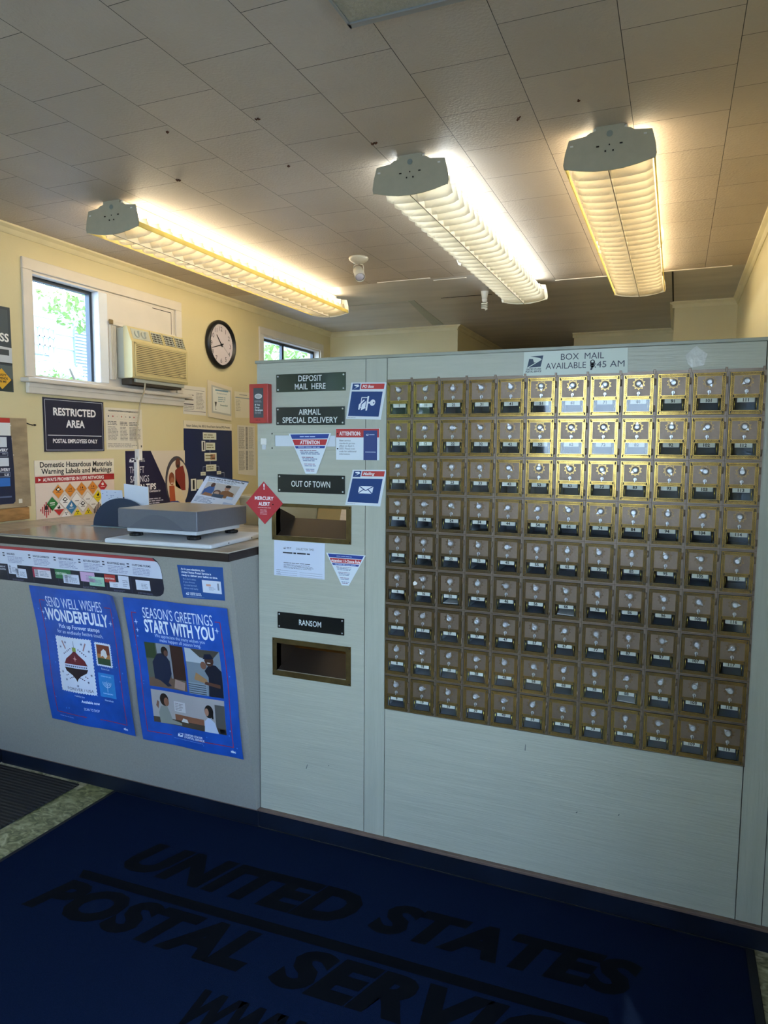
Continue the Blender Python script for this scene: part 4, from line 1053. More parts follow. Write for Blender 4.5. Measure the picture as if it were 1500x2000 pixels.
for k, (dx, dy) in enumerate(((-.075, .075), (-.045, .098), (.042, .098), (.078, .070), (-.078, -.035), (.078, -.035), (-.060, -.068), (.058, -.068), (.0, -.090))):
    for a in range(4):
        th = a * PI / 4; r = .008; s.poly([(cx + dx + r * math.cos(th), cy + dy + r * math.sin(th)), (cx + dx + .0012 * math.cos(th + 1.57), cy + dy + .0012 * math.sin(th + 1.57)), (cx + dx - r * math.cos(th), cy + dy - r * math.sin(th)), (cx + dx - .0012 * math.cos(th + 1.57), cy + dy - .0012 * math.sin(th + 1.57))], '#3a4878', 3)
for sx in (-1, 1):
    for k in range(5):
        a, b = cx + sx * (.022 + k * .009), cy + .072 - k * .006; s.ell(a, b, .004, .0025, ('#57406a', '#46506e')[k % 2], 3, 8)
        a, b = cx + sx * (.020 + k * .009), cy - .052 - k * .004 + (k > 2) * .02; s.ell(a, b, .004, .0025, ('#57406a', '#46506e')[k % 2], 3, 8)
    s.poly([(cx + sx * .045, cy + .070), (cx + sx * .060, cy + .105), (cx + sx * .066, cy + .102), (cx + sx * .050, cy + .068)], '#a0787e', 3)
s.text('FOREVER / USA', cx + .01, .378, .012, .14, '#333a5c', 4)
stamp(s, -.708, .503, -.618, .608, '#d9e0f2', 9); s.rect(-.698, .512, -.628, .598, '#7a3a2c', 3); s.rect(-.698, .512, -.628, .540, '#2f4a34', 4); s.rect(-.698, .54, -.628, .558, '#b87a48', 4)
s.poly([(-.680, .545), (-.675, .570), (-.660, .582), (-.648, .575), (-.642, .552), (-.655, .540), (-.668, .552)], '#e0dcdc', 5)
s.rect(-.706, .368, -.620, .474, '#2f86d0', 2)
mx_, my_ = -.663, .420
s.rect(mx_ - .001, .392, mx_ + .001, .440, '#cfe4f8', 3)
for r in (.008, .015, .022):
    for k in range(10):
        a0, a1 = PI + PI * k / 10, PI + PI * (k + 1) / 10
        s.poly([(mx_ + r * math.cos(a0), my_ + .016 + r * math.sin(a0)), (mx_ + (r + .0018) * math.cos(a0), my_ + .016 + (r + .0018) * math.sin(a0)), (mx_ + (r + .0018) * math.cos(a1), my_ + .016 + (r + .0018) * math.sin(a1)), (mx_ + r * math.cos(a1), my_ + .016 + r * math.sin(a1))], '#cfe4f8', 3)
s.text('HANUKKAH', mx_, .382, .006, .05, '#cfe4f8', 3); s.text('FOREVER USA', mx_, .458, .005, .055, '#cfe4f8', 3)
s.text('Holiday Joy', -.818, .349, .008, None, '#cfe0fa', 2); s.text('Farm Cat', -.663, .489, .008, None, '#cfe0fa', 2); s.text('Hanukkah', -.663, .350, .008, None, '#cfe0fa', 2)
s.text('Available now', -.765, .325, .012, .095, '#e6effd', 2, bold=.03); s.text('SCAN TO SHOP', -.765, .290, .012, .080, '#e6effd', 2, bold=.0); s.greek(-.96, .237, -.86, .243, 1, '#8fb0e6', 2)
s.text('nbc', -.595, .232, .010, None, '#e6effd', 2, bold=.06)
for k in range(26):
    rnd = random.Random(k + 90); a = rnd.uniform(-1.0, -.56); b = rnd.uniform(.23, .80); r = rnd.uniform(.0015, .004)
    if a < -.93 or a > -.60 or b < .34: s.ell(a, b, r, r, '#4b86dc', 2, 8)
tag(s.build('stamps_poster'), 'blue poster reading SEND WELL WISHES WONDERFULLY on counter front, left of the pair', 'poster', 'blue posters on the counter front')
def warp2(u, v):
    a = (v - .20) / .62; w = .006 + .004 * math.sin(a * 7.5 + .4) * (1 + .3 * math.cos(u * 9)) + .002 * math.sin(u * 22)
    return w
s = on_face(.002, warp=warp2)
s.slab([(-.510, .207), (-.028, .207), (-.028, .822), (-.510, .822)], bluemat, .0012)
border(s, -.480, .250, -.065, .765, -.455, -.090, -.36, -.23)
s.text("SEASON'S GREETINGS", -.262, .745, .043, .325, '#dfe9fb', 2); s.text('START WITH YOU', -.262, .687, .050, .325, '#eef4ff', 2, bold=.03)
star4(s, -.462, .725, .013); star4(s, -.462, .690, .011); star4(s, -.085, .728, .014)
s.text('We appreciate the many wishes you', -.265, .668, .0135, .235, '#cfe0fa', 2); s.text('make happen all season long.', -.265, .650, .0135, .195, '#cfe0fa', 2)
# photo 1
s.rect(-.440, .455, -.256, .642, '#5b6058', 1); s.rect(-.440, .575, -.39, .642, '#39472f', 2); s.rect(-.385, .575, -.325, .642, '#8f949c', 2); s.rect(-.318, .50, -.256, .642, '#3c2622', 3); s.rect(-.326, .50, -.318, .642, '#8d8f98', 3)
s.poly([(-.440, .455), (-.256, .455), (-.256, .495), (-.35, .505), (-.44, .49)], '#6d5648', 2); s.poly([(-.410, .49), (-.412, .560), (-.385, .598), (-.350, .605), (-.330, .575), (-.325, .520), (-.345, .480), (-.33, .468), (-.35, .462), (-.385, .485)], '#1f2740', 4)
s.ell(-.347, .612, .017, .020, '#2a201f', 5); s.ell(-.341, .604, .010, .013, '#6a4a40', 6); s.poly([(-.318, .462), (-.268, .458), (-.262, .492), (-.31, .500)], '#a58a80', 5)
# photo 2
s.rect(-.247, .452, -.090, .642, '#7d8994', 1); s.rect(-.247, .585, -.15, .642, '#b5bdc6', 2); s.poly([(-.22, .642), (-.18, .61), (-.13, .60), (-.09, .642)], '#4b4640', 3); s.rect(-.247, .452, -.16, .50, '#8c9aa6', 2)
s.poly([(-.155, .452), (-.15, .53), (-.165, .555), (-.14, .585), (-.112, .582), (-.090, .560), (-.090, .452)], '#171a2c', 4); s.ell(-.140, .600, .020, .024, '#4a3028', 5); s.poly([(-.163, .608), (-.158, .625), (-.130, .628), (-.118, .610), (-.14, .606), (-.168, .604)], '#1c2033', 6); s.rect(-.148, .588, -.134, .592, '#e4dcd6', 6)
s.poly([(-.215, .515), (-.152, .500), (-.158, .520), (-.205, .545)], '#a37c56', 6); s.poly([(-.17, .50), (-.10, .49), (-.10, .505), (-.165, .512)], '#5b3a2e', 7); s.ell(-.168, .577, .013, .016, '#7d5646', 4)
for k in range(5): s.rect(-.247, .455 + k * .009, -.165, .458 + k * .009, '#2f3a48', 3)
# photo 3
s.rect(-.438, .300, -.091, .441, '#a8a3a4', 1); s.rect(-.438, .30, -.091, .325, '#4d4238', 2); s.rect(-.33, .325, -.19, .350, '#8a5a44', 2); s.rect(-.330, .362, -.275, .405, '#c6c4c6', 2); s.greek(-.325, .366, -.28, .40, 5, '#8a8488', 3); s.rect(-.135, .30, -.091, .42, '#555452', 2)
s.poly([(-.405, .300), (-.408, .345), (-.395, .375), (-.365, .378), (-.352, .345), (-.345, .322), (-.30, .315), (-.30, .305)], '#8b8f88', 4); s.ell(-.376, .404, .021, .027, '#2b1f1c', 5); s.ell(-.366, .396, .012, .018, '#8a5f4c', 6); s.poly([(-.408, .362), (-.402, .392), (-.41, .398), (-.418, .375)], '#7a5546', 5)
s.poly([(-.190, .300), (-.185, .345), (-.165, .365), (-.140, .345), (-.125, .300)], '#b9c4dc', 4); s.ell(-.162, .388, .020, .027, '#1c1718', 5); s.ell(-.172, .385, .009, .016, '#a87c68', 6); s.rect(-.150, .360, -.143, .395, '#1c1718', 6)
s.poly([(-.30, .322), (-.265, .322), (-.270, .336), (-.29, .338)], '#d6d4d4', 5)
s.eagle(-.330, .252, .028, .018, '#dfe9fb', BL, 2); s.rect(-.298, .250, -.2965, .272, '#dfe9fb', 2)
s.text('UNITED STATES', -.292, .263, .0085, .085, '#dfe9fb', 2, 'l', bold=.03); s.text('POSTAL SERVICE', -.292, .251, .0085, .093, '#dfe9fb', 2, 'l', bold=.03); s.greek(-.35, .240, -.20, .244, 1, '#7ea4e4', 2); s.text('nbc', -.070, .228, .010, None, '#e6effd', 2, bold=.06)
for k in range(30):
    rnd = random.Random(k + 40); a = rnd.uniform(-.50, -.04); b = rnd.uniform(.22, .80); r = rnd.uniform(.0015, .004)
    if a < -.45 or a > -.085 or b < .29: s.ell(a, b, r, r, '#5a92e2', 2, 8)
tag(s.build('greetings_poster'), "blue poster reading SEASON'S GREETINGS with three photos, right of the pair", 'poster', 'blue posters on the counter front')

# ================================================================ ON THE PARTITION
def plate(name, label, x0, z0, x1, z1, lines, h, bg='#202425', screws=True, rough=None):
    t = thing(name, label, 'sign', ((x0 + x1) / 2, 0, z0))
    xc = (x0 + x1) / 2
    mb = MB(); mb.box(x0 - xc, x1 - xc, -.004, -.0002, 0, z1 - z0, mat('sign_' + bg.strip('#'), bg, rough if rough is not None else .22), .0012, 2); mb.build('plate', t)
    s = Sheet((0, 0, 0), (1, 0, 0), (0, 0, 1), (0, -1, 0), lift=.0042)
    for (w, z, wd) in lines: s.text(w, 0, z, h, wd, '#d7dad6', 1, bold=.012)
    s.build('lettering', t)
    if screws:
        for a in (x0 + .008, x1 - .008):
            for b in (.008, z1 - z0 - .008):
                mb = MB(); mb.lathe([(.0032, .004), (.0030, .0052), (.0018, .0058)], (a - xc, 0, b), (0, -1, 0), M['nickelw'], 12); mb.build('screw', t)
    return t
plate('deposit_sign', 'glossy dark green sign reading DEPOSIT MAIL HERE', .088, 1.686, .370, 1.750, (('DEPOSIT', .037, .095), ('MAIL  HERE', .008, .125)), .020, '#2f3830', rough=.10)
plate('airmail_sign', 'black sign reading AIRMAIL SPECIAL DELIVERY', .087, 1.566, .367, 1.631, (('AIRMAIL', .037, .090), ('SPECIAL DELIVERY', .008, .225)), .020)
plate('out_of_town_sign', 'black sign reading OUT OF TOWN above the upper mail slot', .092, 1.320, .368, 1.386, (('OUT OF TOWN', .022, .160),), .021)
plate('ransom_sign', 'black sign reading RANSOM above the lower mail slot', .087, .805, .366, .867, (('RANSOM', .021, .093),), .020, '#141618')
# mail slots
def slot(name, label, o, h, loc, closed=False):
    x0, x1, z0, z1 = o; a0, a1, b0, b1 = h
    t = thing(name, label, 'mail slot', ((x0 + x1) / 2, 0, z0)); xc = (x0 + x1) / 2
    m = M['part'] if closed else M['brass']
    mb = MB()
    for (a, b, c, d) in ((x0, x1, b1, z1), (x0, x1, z0, b0), (x0, a0, b0, b1), (a1, x1, b0, b1)): mb.box(a - xc, b - xc, -.0035 if not closed else -.002, -.0002, c - z0, d - z0, m, .0008)
    mb.build('frame', t)
    if closed:
        mb = MB(); mb.box(a0 - xc, a1 - xc, .004, .008, b0 - z0, b1 - z0, mat('slot_backing', '#d6dbe0', .5)); mb.build('cover_plate', t)
    else:
        mb = MB(); D2 = .20; mm = M['chute']; q = lambda x, y, z: (x - xc, y, z - z0)
        rise = .045
        mb.prism([q(a0, .0, b0 - .002), q(a1, .0, b0 - .002), q(a1, .14, b1 - .056), q(a0, .14, b1 - .056)], (0, .0015, -.0015), mm)
        mb.prism([q(a0, .0, b0), q(a0, .0, b1), q(a0, .14, b1 - .05), q(a0, .14, b0)], (-.0015, 0, 0), mm)
        mb.prism([q(a1, .0, b0), q(a1, .0, b1), q(a1, .14, b1 - .05), q(a1, .14, b0)], (.0015, 0, 0), mm); mb.build('chute', t)
    for a in (x0 + .006, x1 - .006):
        for b in (z0 + .006, z1 - .006):
            mb = MB(); mb.lathe([(.0028, .0035), (.002, .0048)], (a - xc, 0, b - z0), (0, -1, 0), M['gap'], 10); mb.build('screw', t)
slot('airmail_slot', 'narrow painted slot closed off with white plate below AIRMAIL sign', (.063, .345, 1.476, 1.541), SL[0], 0, True)
slot('mail_slot', 'brass framed mail slot with dark chute below OUT OF TOWN sign', (.0645, .393, 1.140, 1.278), SL[1], 0)
slot('mail_slot', 'brass framed mail slot with dark chute below RANSOM sign', (.063, .393, .619, .765), SL[2], 0)
# plywood sorting case seen through the slots
t = thing('sorting_case', 'tan plywood sorting case seen through the upper mail slot', 'cabinet', (.0, 1.60, 0))
mb = MB(); mb.box(-.35, .16, 0, .02, 0, 1.5, M['plywood']); mb.box(-.35, .16, .02, .35, 1.48, 1.5, M['plywood']); mb.build('side_panel', t)
for x in (.18, .225): 
    mb = MB(); mb.box(x, x + .02, -.01, .35, 0, 1.5, mat('pale_edge', '#d9c48e', .5)); mb.build('divider', t)

# PO Box and Mailing placards
def placard(name, label, P4, word, kind, lift=.0025):
    s = on_part(lift); (tlx, tlz), (trx, trz), (brx, brz), (blx, blz) = P4
    T = lambda u, v: ((1 - v) * ((1 - u) * blx + u * brx) + v * ((1 - u) * tlx + u * trx), (1 - v) * ((1 - u) * blz + u * brz) + v * ((1 - u) * tlz + u * trz))
    s.T = T; s.slab([(0, 0), (1, 0), (1, 1), (0, 1)], '#d6dce0', .002)
    s.rect(.05, .08, .93, .755, '#173b74', 1); s.rect(.30, .82, .95, .965, '#bf3b3a', 1); s.text(word, .34, .855, .075, .33, '#f0e8e6', 2, 'l', bold=.03, shear=.15)
    s.rect(.05, .80, .27, .97, '#173b74', 1); s.poly([(.09, .935), (.21, .945), (.25, .90), (.08, .81), (.19, .885), (.11, .91)], '#e6e9ee', 2); s.greek(.04, .025, .3, .05, 1, '#8a8f98', 1)
    if kind == 'mail':
        s.rect(.30, .34, .71, .545, '#e2e6ec', 2)
        for a, b in (((.30, .545), (.505, .42)), ((.71, .545), (.505, .42)), ((.30, .34), (.44, .452)), ((.71, .34), (.57, .452))):
            dx, dy = b[0] - a[0], b[1] - a[1]; L = math.hypot(dx, dy); n_ = (-dy / L * .012, dx / L * .012); s.poly([(a[0] + n_[0], a[1] + n_[1]), (b[0] + n_[0], b[1] + n_[1]), (b[0] - n_[0], b[1] - n_[1]), (a[0] - n_[0], a[1] - n_[1])], '#173b74', 3)
    else:
        s.frame(.36, .30, .56, .60, .018, '#e2e6ec', 2); s.rect(.53, .24, .575, .63, '#e2e6ec', 3)
        s.poly([(.40, .24), (.40, .40), (.51, .50), (.51, .30)], '#e2e6ec', 4); s.poly([(.32, .26), (.32, .40), (.44, .54), (.47, .52), (.36, .39), (.36, .26)], '#e2e6ec', 4); s.rect(.575, .43, .66, .475, '#e2e6ec', 4); s.ell(.70, .455, .075, .085, '#e2e6ec', 4); s.ell(.735, .455, .018, .022, '#173b74', 5)
    return tag(s.build(name), label, 'sign')
placard('box_placard', 'slanted blue placard reading PO Box with door and key symbol', ((.392, 1.713), (.526, 1.710), (.504, 1.583), (.371, 1.587)), 'PO Box', 'box')
placard('mailing_placard', 'slanted blue placard reading Mailing with envelope symbol', ((.398, 1.408), (.529, 1.410), (.504, 1.282), (.369, 1.283)), 'Mailing', 'mail')
# attention card
s = on_part(.003); s.slab([(.333, 1.443), (.499, 1.443), (.500, 1.553), (.332, 1.553)], '#dce3e8', .002); s.rect(.333, 1.522, .499, 1.552, '#b93a3a', 1); s.rect(.440, 1.443, .492, 1.546, '#34447c', 2)
s.text('ATTENTION:', .346, 1.529, .013, .083, '#f6eeee', 2, 'l', bold=.03)
for k, w in enumerate(('New service', 'standards go into', 'effect on April 1,', '2025. Please scan', 'code for additional', 'information.')): s.text(w, .346, 1.508 - k * .0095, .0060, None, '#555a60', 2, 'l', maxw=.08)
s.eagle(.450, 1.528, .010, .006, '#e6ebf2', '#34447c', 3); s.greek(.462, 1.529, .484, 1.534, 1, '#c3cbe0', 3); s.rect(.447, 1.470, .487, 1.472, '#c3cbe0', 3)
tag(s.build('attention_card'), 'white card with red header reading ATTENTION near the box doors', 'sign')
# triangular decals
def tri(name, label, TL, TR, BR, BL_, head, kind, lift=.003):
    s = on_part(lift); s.slab([TL, TR, BR, BL_], '#dde4ea', .001)
    def at(u, v):
        a = (TL[0] + (BL_[0] - TL[0]) * v, TL[1] + (BL_[1] - TL[1]) * v); b = (TR[0] + (BR[0] - TR[0]) * v, TR[1] + (BR[1] - TR[1]) * v)
        return (a[0] + (b[0] - a[0]) * u, a[1] + (b[1] - a[1]) * u)
    band = lambda v0, v1, c: s.poly([at(.035, v1), at(.965, v1), at(.965, v0), at(.035, v0)], c, 1)
    band(.02, .13, '#2a4392'); band(.15, .29, '#bd3238'); band(.31, .37, '#2a4392')
    s.T = None; c = at(.5, .265); s.text(head, c[0], c[1], (.0125 if kind else .0095), (.080 if kind else .115), '#fff4f4', 2, bold=.03)
    c0, c1 = at(.25, .10), at(.75, .06); s.greek(c0[0], c0[1], c1[0], c1[1], 1, '#c3d0ee', 2); c0, c1 = at(.12, .36), at(.88, .32); s.greek(c0[0], c0[1], c1[0], c1[1], 1, '#c3d0ee', 2)
    n = 13
    for i in range(n):
        v = .41 + i * .55 / n
        if i in (3, 7, 10): continue
        p, q = at(.14, v + .025), at(.86, v); s.greek(p[0], p[1], q[0], q[1], 1, '#5f7396' if i % 4 else '#8f6f86', 2, fill=.6)
    return tag(s.build(name), label, 'decal')
tri('attention_decal', 'white inverted triangle decal with blue and red bands over the closed slot', (.140, 1.535), (.314, 1.537), (.254, 1.391), (.210, 1.390), 'ATTENTION', True, .005)
tri('ounce_rule_decal', 'white inverted triangle decal reading Attention: 13-Ounce Rule', (.293, 1.105), (.450, 1.105), (.384, .991), (.356, .990), 'Attention: 13-Ounce Rule', False)
# collection times page
s = on_part(.003); s.slab([(.073, 1.006), (.286, 1.005), (.288, 1.1385), (.074, 1.1385)], '#d2d9e8', .001)
s.eagle(.115, 1.108, .010, .007, '#22262c', '#d2d9e8', 1); s.greek(.128, 1.108, .15, 1.116, 2, '#555a66', 1); s.text('COLLECTION TIMES', .168, 1.108, .0075, .075, '#444a54', 1, 'l')
s.greek(.112, 1.090, .246, 1.099, 1, '#2a2d36', 1, fill=.6); s.greek(.115, 1.054, .246, 1.059, 1, '#3a3e48', 1); s.greek(.115, 1.035, .246, 1.052, 4, '#7d8494', 1)
for k in range(3):
    z = 1.026 - k * .008; s.rect(.083, z, .172, z + .0008, '#6a7080', 1); s.rect(.183, z - .003, .278, z - .0022, '#6a7080', 1); s.greek(.083, z + .001, .105, z + .004, 1, '#6a7080', 1)
tag(s.build('collection_times_page'), 'white page reading COLLECTION TIMES taped under the upper brass slot', 'paper')
# mercury alert diamond, hanging off the partition edge
s = on_part(.004); s.slab([(.031, 1.357), (.114, 1.277), (.035, 1.197), (-.048, 1.274)], '#b8303a', .0015)
s.text('!', .033, 1.328, .020, .006, '#f6eeee', 1, bold=.03); s.text('MERCURY', .033, 1.288, .0125, .082, '#f6eeee', 1, bold=.03); s.text('ALERT', .033, 1.267, .0125, .050, '#f6eeee', 1, bold=.03)
s.greek(.005, 1.257, .062, 1.261, 1, '#f0c8c8', 1, rag=0); s.greek(.015, 1.232, .052, 1.253, 4, '#e0a0a4', 1); tag(s.build('mercury_alert_sign'), 'red diamond sign reading MERCURY ALERT at the partition edge', 'sign')
# red brochure rack
t = thing('red_brochure_holder', 'red plastic brochure holder on the partition edge', 'holder', (.028, 0, 1.573))
mb = MB(); mb.box(-.040, .040, -.030, -.0005, 0, .143, M['red'], .002); mb.build('case', t)
s = Sheet((0, -.030, 0), (1, 0, 0), (0, 0, 1), (0, -1, 0), lift=.0004); s.rect(-.020, .020, .022, .128, '#4a4a4c', 1); s.ell(.001, .098, .016, .0095, '#cdc8c4', 2); s.ell(.001, .098, .012, .006, '#b3aca6', 3)
s.greek(-.016, .075, .016, .083, 2, '#9a9a9c', 2)
for k, w in enumerate(('If You', 'Drop', 'Envelope')): s.text(w, -.014, .064 - k * .0095, .006, None, '#e6e4e2', 2, 'l', bold=.03)
s.greek(-.015, .033, .015, .042, 2, '#9a9a9c', 2); s.greek(-.012, .009, .012, .014, 1, '#6a2420', 2); s.build('front_label', t)
# small white catch
t = thing('plastic_catch', 'tiny white plastic catch under the red brochure holder', 'hook', (.033, 0, 1.476))
mb = MB(); mb.box(-.012, .011, -.008, 0, .018, .042, M['paper'], .002); mb.build('body', t); mb = MB(); mb.box(-.008, .007, -.004, 0, .0, .018, M['scalewhite'], .001); mb.build('tongue', t)
# box mail sign
s = on_part(.004); s.slab([(.994, 1.7165), (1.308, 1.7165), (1.306, 1.7905), (.995, 1.7905)], '#ccd3c6', .003)
s.eagle(1.006, 1.742, .050, .036, '#24384c', '#ccd3c6', 1); s.text('UNITED STATES', 1.003, 1.734, .0055, .047, '#2c343c', 1, 'l', shear=.2, bold=.03); s.text('POSTAL SERVICE', 1.001, 1.7265, .0055, .050, '#2c343c', 1, 'l', shear=.2, bold=.03)
s.text('BOX  MAIL', 1.174, 1.762, .0185, .128, '#2a2c3c', 1, bold=.0); s.text('AVAILABLE', 1.064, 1.735, .0185, .122, '#2a2c3c', 1, 'l'); s.text(':45 AM', 1.212, 1.735, .0185, .086, '#2a2c3c', 1, 'l')
s.ell(1.205, 1.751, .0075, .0085, '#15151c', 1); s.ell(1.205, 1.7535, .0035, .0030, '#ccd3c6', 2); s.ell(1.205, 1.742, .0072, .006, '#15151c', 1); s.poly([(1.209, 1.740), (1.204, 1.728), (1.199, 1.728), (1.202, 1.742)], '#15151c', 1)
tag(s.build('box_mail_sign'), 'white sign reading BOX MAIL AVAILABLE 9:45 AM above the boxes', 'sign')
# tape patch
mb = MB(); mb.prism([(-.031, 0, .003), (-.010, 0, .024), (-.001, 0, .030), (.004, 0, .024), (.028, 0, .006), (.020, 0, -.026), (-.012, 0, -.032), (-.022, 0, -.022)], (0, -.0015, 0), M['tape']); tag(mb.build('tape_patch', loc=(1.496, -.0005, 1.757)), 'crumpled clear tape patch above the upper right boxes', 'tape')

# ================================================================ POST OFFICE BOXES
DW, DH = .0845, .1190
def door_mesh():
    mb = MB(); w, h = DW, DH; b = .0092; y0, y1 = -.011, -.005
    pz0, pz1 = .0560, .110     # upper panel bottom/top measured from the door bottom
    wz0, wz1 = .0105, .0468
    # border bars
    G = M['goldback']
    mb.box(0, w, y0, y1, h - b, h, G); mb.box(0, w, y0, y1, 0, wz0, G); mb.box(0, b, y0, y1, wz0, h - b, G); mb.box(w - b, w, y0, y1, wz0, h - b, G); mb.box(b, w - b, y0, y1, wz1, pz0, G)
    mb.box(b, w - b, y0 + .001, y1, pz0, h - b, M['brown'])
    g = M['gold']; yy = y0 - .0007
    def ln(x0, x1, z0, z1): mb.box(x0, x1, yy, y0, z0, z1, g)
    t = .0011
    def outline(x0, x1, z0, z1):
        ln(x0, x1, z0, z0 + t); ln(x0, x1, z1 - t, z1); ln(x0, x0 + t, z0 + t, z1 - t); ln(x1 - t, x1, z0 + t, z1 - t)
    outline(.0006, w - .0006, .0006, h - .0006); outline(b - t * .6, w - b + t * .6, wz0 - t * .6, wz1 + t * .6); outline(b - t * .6, w - b + t * .6, pz0 - t * .6, h - b + t * .6)
    def q(x0, x1, z0, z1): mb.face([(x0, yy, z0), (x1, yy, z0), (x1, yy, z1), (x0, yy, z1)], g)
    s_ = .00085
    def meander_h(xa, xb, zc):
        n = int((xb - xa) / .0062); p = (xb - xa) / n; hh = .0026
        for i in range(n):
            x = xa + i * p
            q(x + p * .05, x + p * .85, zc + hh - s_, zc + hh); q(x + p * .05, x + p * .05 + s_, zc - hh, zc + hh); q(x + p * .85 - s_, x + p * .85, zc - hh * .3, zc + hh)
            q(x + p * .40, x + p * .85, zc - hh * .3, zc - hh * .3 + s_); q(x + p * .05, x + p * 1.05, zc - hh, zc - hh + s_)
    def meander_v(za, zb, xc):
        n = int((zb - za) / .0062); p = (zb - za) / n; hh = .0026
        for i in range(n):
            z = za + i * p
            q(xc + hh - s_, xc + hh, z + p * .05, z + p * .85); q(xc - hh, xc + hh, z + p * .05, z + p * .05 + s_); q(xc - hh * .3, xc + hh, z + p * .85 - s_, z + p * .85)
            q(xc - hh * .3, xc - hh * .3 + s_, z + p * .40, z + p * .85); q(xc - hh, xc - hh + s_, z + p * .05, z + p * 1.05)
    meander_h(.006, w - .006, h - b * .5); meander_h(.006, w - .006, wz0 * .5); meander_h(b + .002, w - b - .002, (wz1 + pz0) / 2)
    meander_v(.010, h - .010, b * .5); meander_v(.010, h - .010, w - b * .5)
    # star rosette: zigzag outline
    cx, cz = w / 2, h - .0265; N = 10; R0, R1 = .0185, .0128
    pts = []
    for i in range(2 * N):
        a = PI / 2 + i * PI / N; r = R0 if i % 2 == 0 else R1; pts.append((cx + r * math.cos(a), cz + r * math.sin(a)))
    for i in range(2 * N):
        a, b2 = pts[i], pts[(i + 1) % (2 * N)]; k = .93
        a2 = (cx + (a[0] - cx) * k, cz + (a[1] - cz) * k); b3 = (cx + (b2[0] - cx) * k, cz + (b2[1] - cz) * k)
        mb.face([(a[0], yy, a[1]), (b2[0], yy, b2[1]), (b3[0], yy, b3[1]), (a2[0], yy, a2[1])], g)
        if i % 2 == 0:
            th = PI / 2 + i * PI / N; r = .0128; px, pz = cx + r * math.cos(th), cz + r * math.sin(th); q(px - .0007, px + .0007, pz - .0007, pz + .0007)
    mb.lathe([(.0108, .0), (.0100, .0012)], (cx, y0 + .001, cz), (0, -1, 0), M['brown'], 20)
    return mb.mesh('door')
door_me = door_mesh()
mb = MB(); cx, cz = 0, 0
mb.lathe([(.0088, .0), (.0086, .0035), (.0078, .0045), (.0074, .0100), (.0064, .0112), (.0035, .0112), (.0030, .0102)], (0, 0, 0), (0, -1, 0), M['nickel'], 20)
mb.prism([(-.0046, -.001, .0066), (.0046, -.001, .0066), (.0006, -.001, .0148), (-.0006, -.001, .0148)], (0, -.003, 0), M['nickel'])
knob_me = mb.mesh('dial_knob')
mb = MB(); mb.lathe([(.0052, 0), (.0050, .0022), (.0040, .0030)], (0, 0, 0), (0, -1, 0), M['nickelw'], 16); mb.box(.0002, .0016, -.0036, -.0026, -.0075, .0030, M['blackp']); mb.box(-.0020, .0002, -.0042, -.001, -.0088, .0012, M['nickelw'], .0004)
lock_me = mb.mesh('keyhole')
mb = MB(); mb.face([(.0095, -.0072, .0110), (DW - .0095, -.0072, .0110), (DW - .0095, -.0072, .0470), (.0095, -.0072, .0470)], M['boxglass']); pane_me = mb.mesh('window_pane')
mb = MB()
for (x) in (.0135, DW - .0150): mb.cyl((x, -.0045, .0120), (x, -.0045, .0450), .0015, M['brasspin'], n=8)
posts_me = mb.mesh('retaining_post')
mb = MB(); mb.box(0, .0055, -.0125, -.0040, 0, .020, M['frame'], .001); mb.cyl((.0028, -.0118, .0), (.0028, -.0118, .020), .0024, M['frame'], n=10); hinge_me = mb.mesh('hinge')
mb = MB()     # frame around the opening and the compartment behind
cw, ch = GP, GR
for (a, b, c, d) in ((0, cw, 0, .004), (0, cw, ch - .004, ch), (0, .0035, .004, ch - .004), (cw - .0075, cw, .004, ch - .004)): mb.box(a, b, -.005, .028, c, d, M['frame'])
mb.box(-.0006, .0006, -.0056, -.005, 0, ch, M['goldback']); mb.box(0, cw, -.0056, -.005, -.0005, .0006, M['goldback'])
frame_me = mb.mesh('frame')
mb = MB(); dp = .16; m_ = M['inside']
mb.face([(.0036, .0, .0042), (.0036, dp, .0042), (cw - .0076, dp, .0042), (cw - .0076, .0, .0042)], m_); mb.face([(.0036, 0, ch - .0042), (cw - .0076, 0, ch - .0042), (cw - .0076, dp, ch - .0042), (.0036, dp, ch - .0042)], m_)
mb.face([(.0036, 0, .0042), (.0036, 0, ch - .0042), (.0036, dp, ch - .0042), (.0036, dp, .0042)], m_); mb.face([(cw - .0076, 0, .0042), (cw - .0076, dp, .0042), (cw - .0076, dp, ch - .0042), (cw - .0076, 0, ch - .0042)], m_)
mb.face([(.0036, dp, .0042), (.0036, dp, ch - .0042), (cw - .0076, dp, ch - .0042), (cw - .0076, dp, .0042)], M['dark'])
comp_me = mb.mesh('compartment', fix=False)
ROWN = ['top', 'second', 'third', 'fourth', 'fifth', 'sixth', 'seventh', 'eighth', 'bottom']
COLN = ['first', 'second', 'third', 'fourth', 'fifth', 'sixth', 'seventh', 'eighth', 'ninth', 'tenth', 'eleventh', 'last']
KA = {}
rk = random.Random(5)
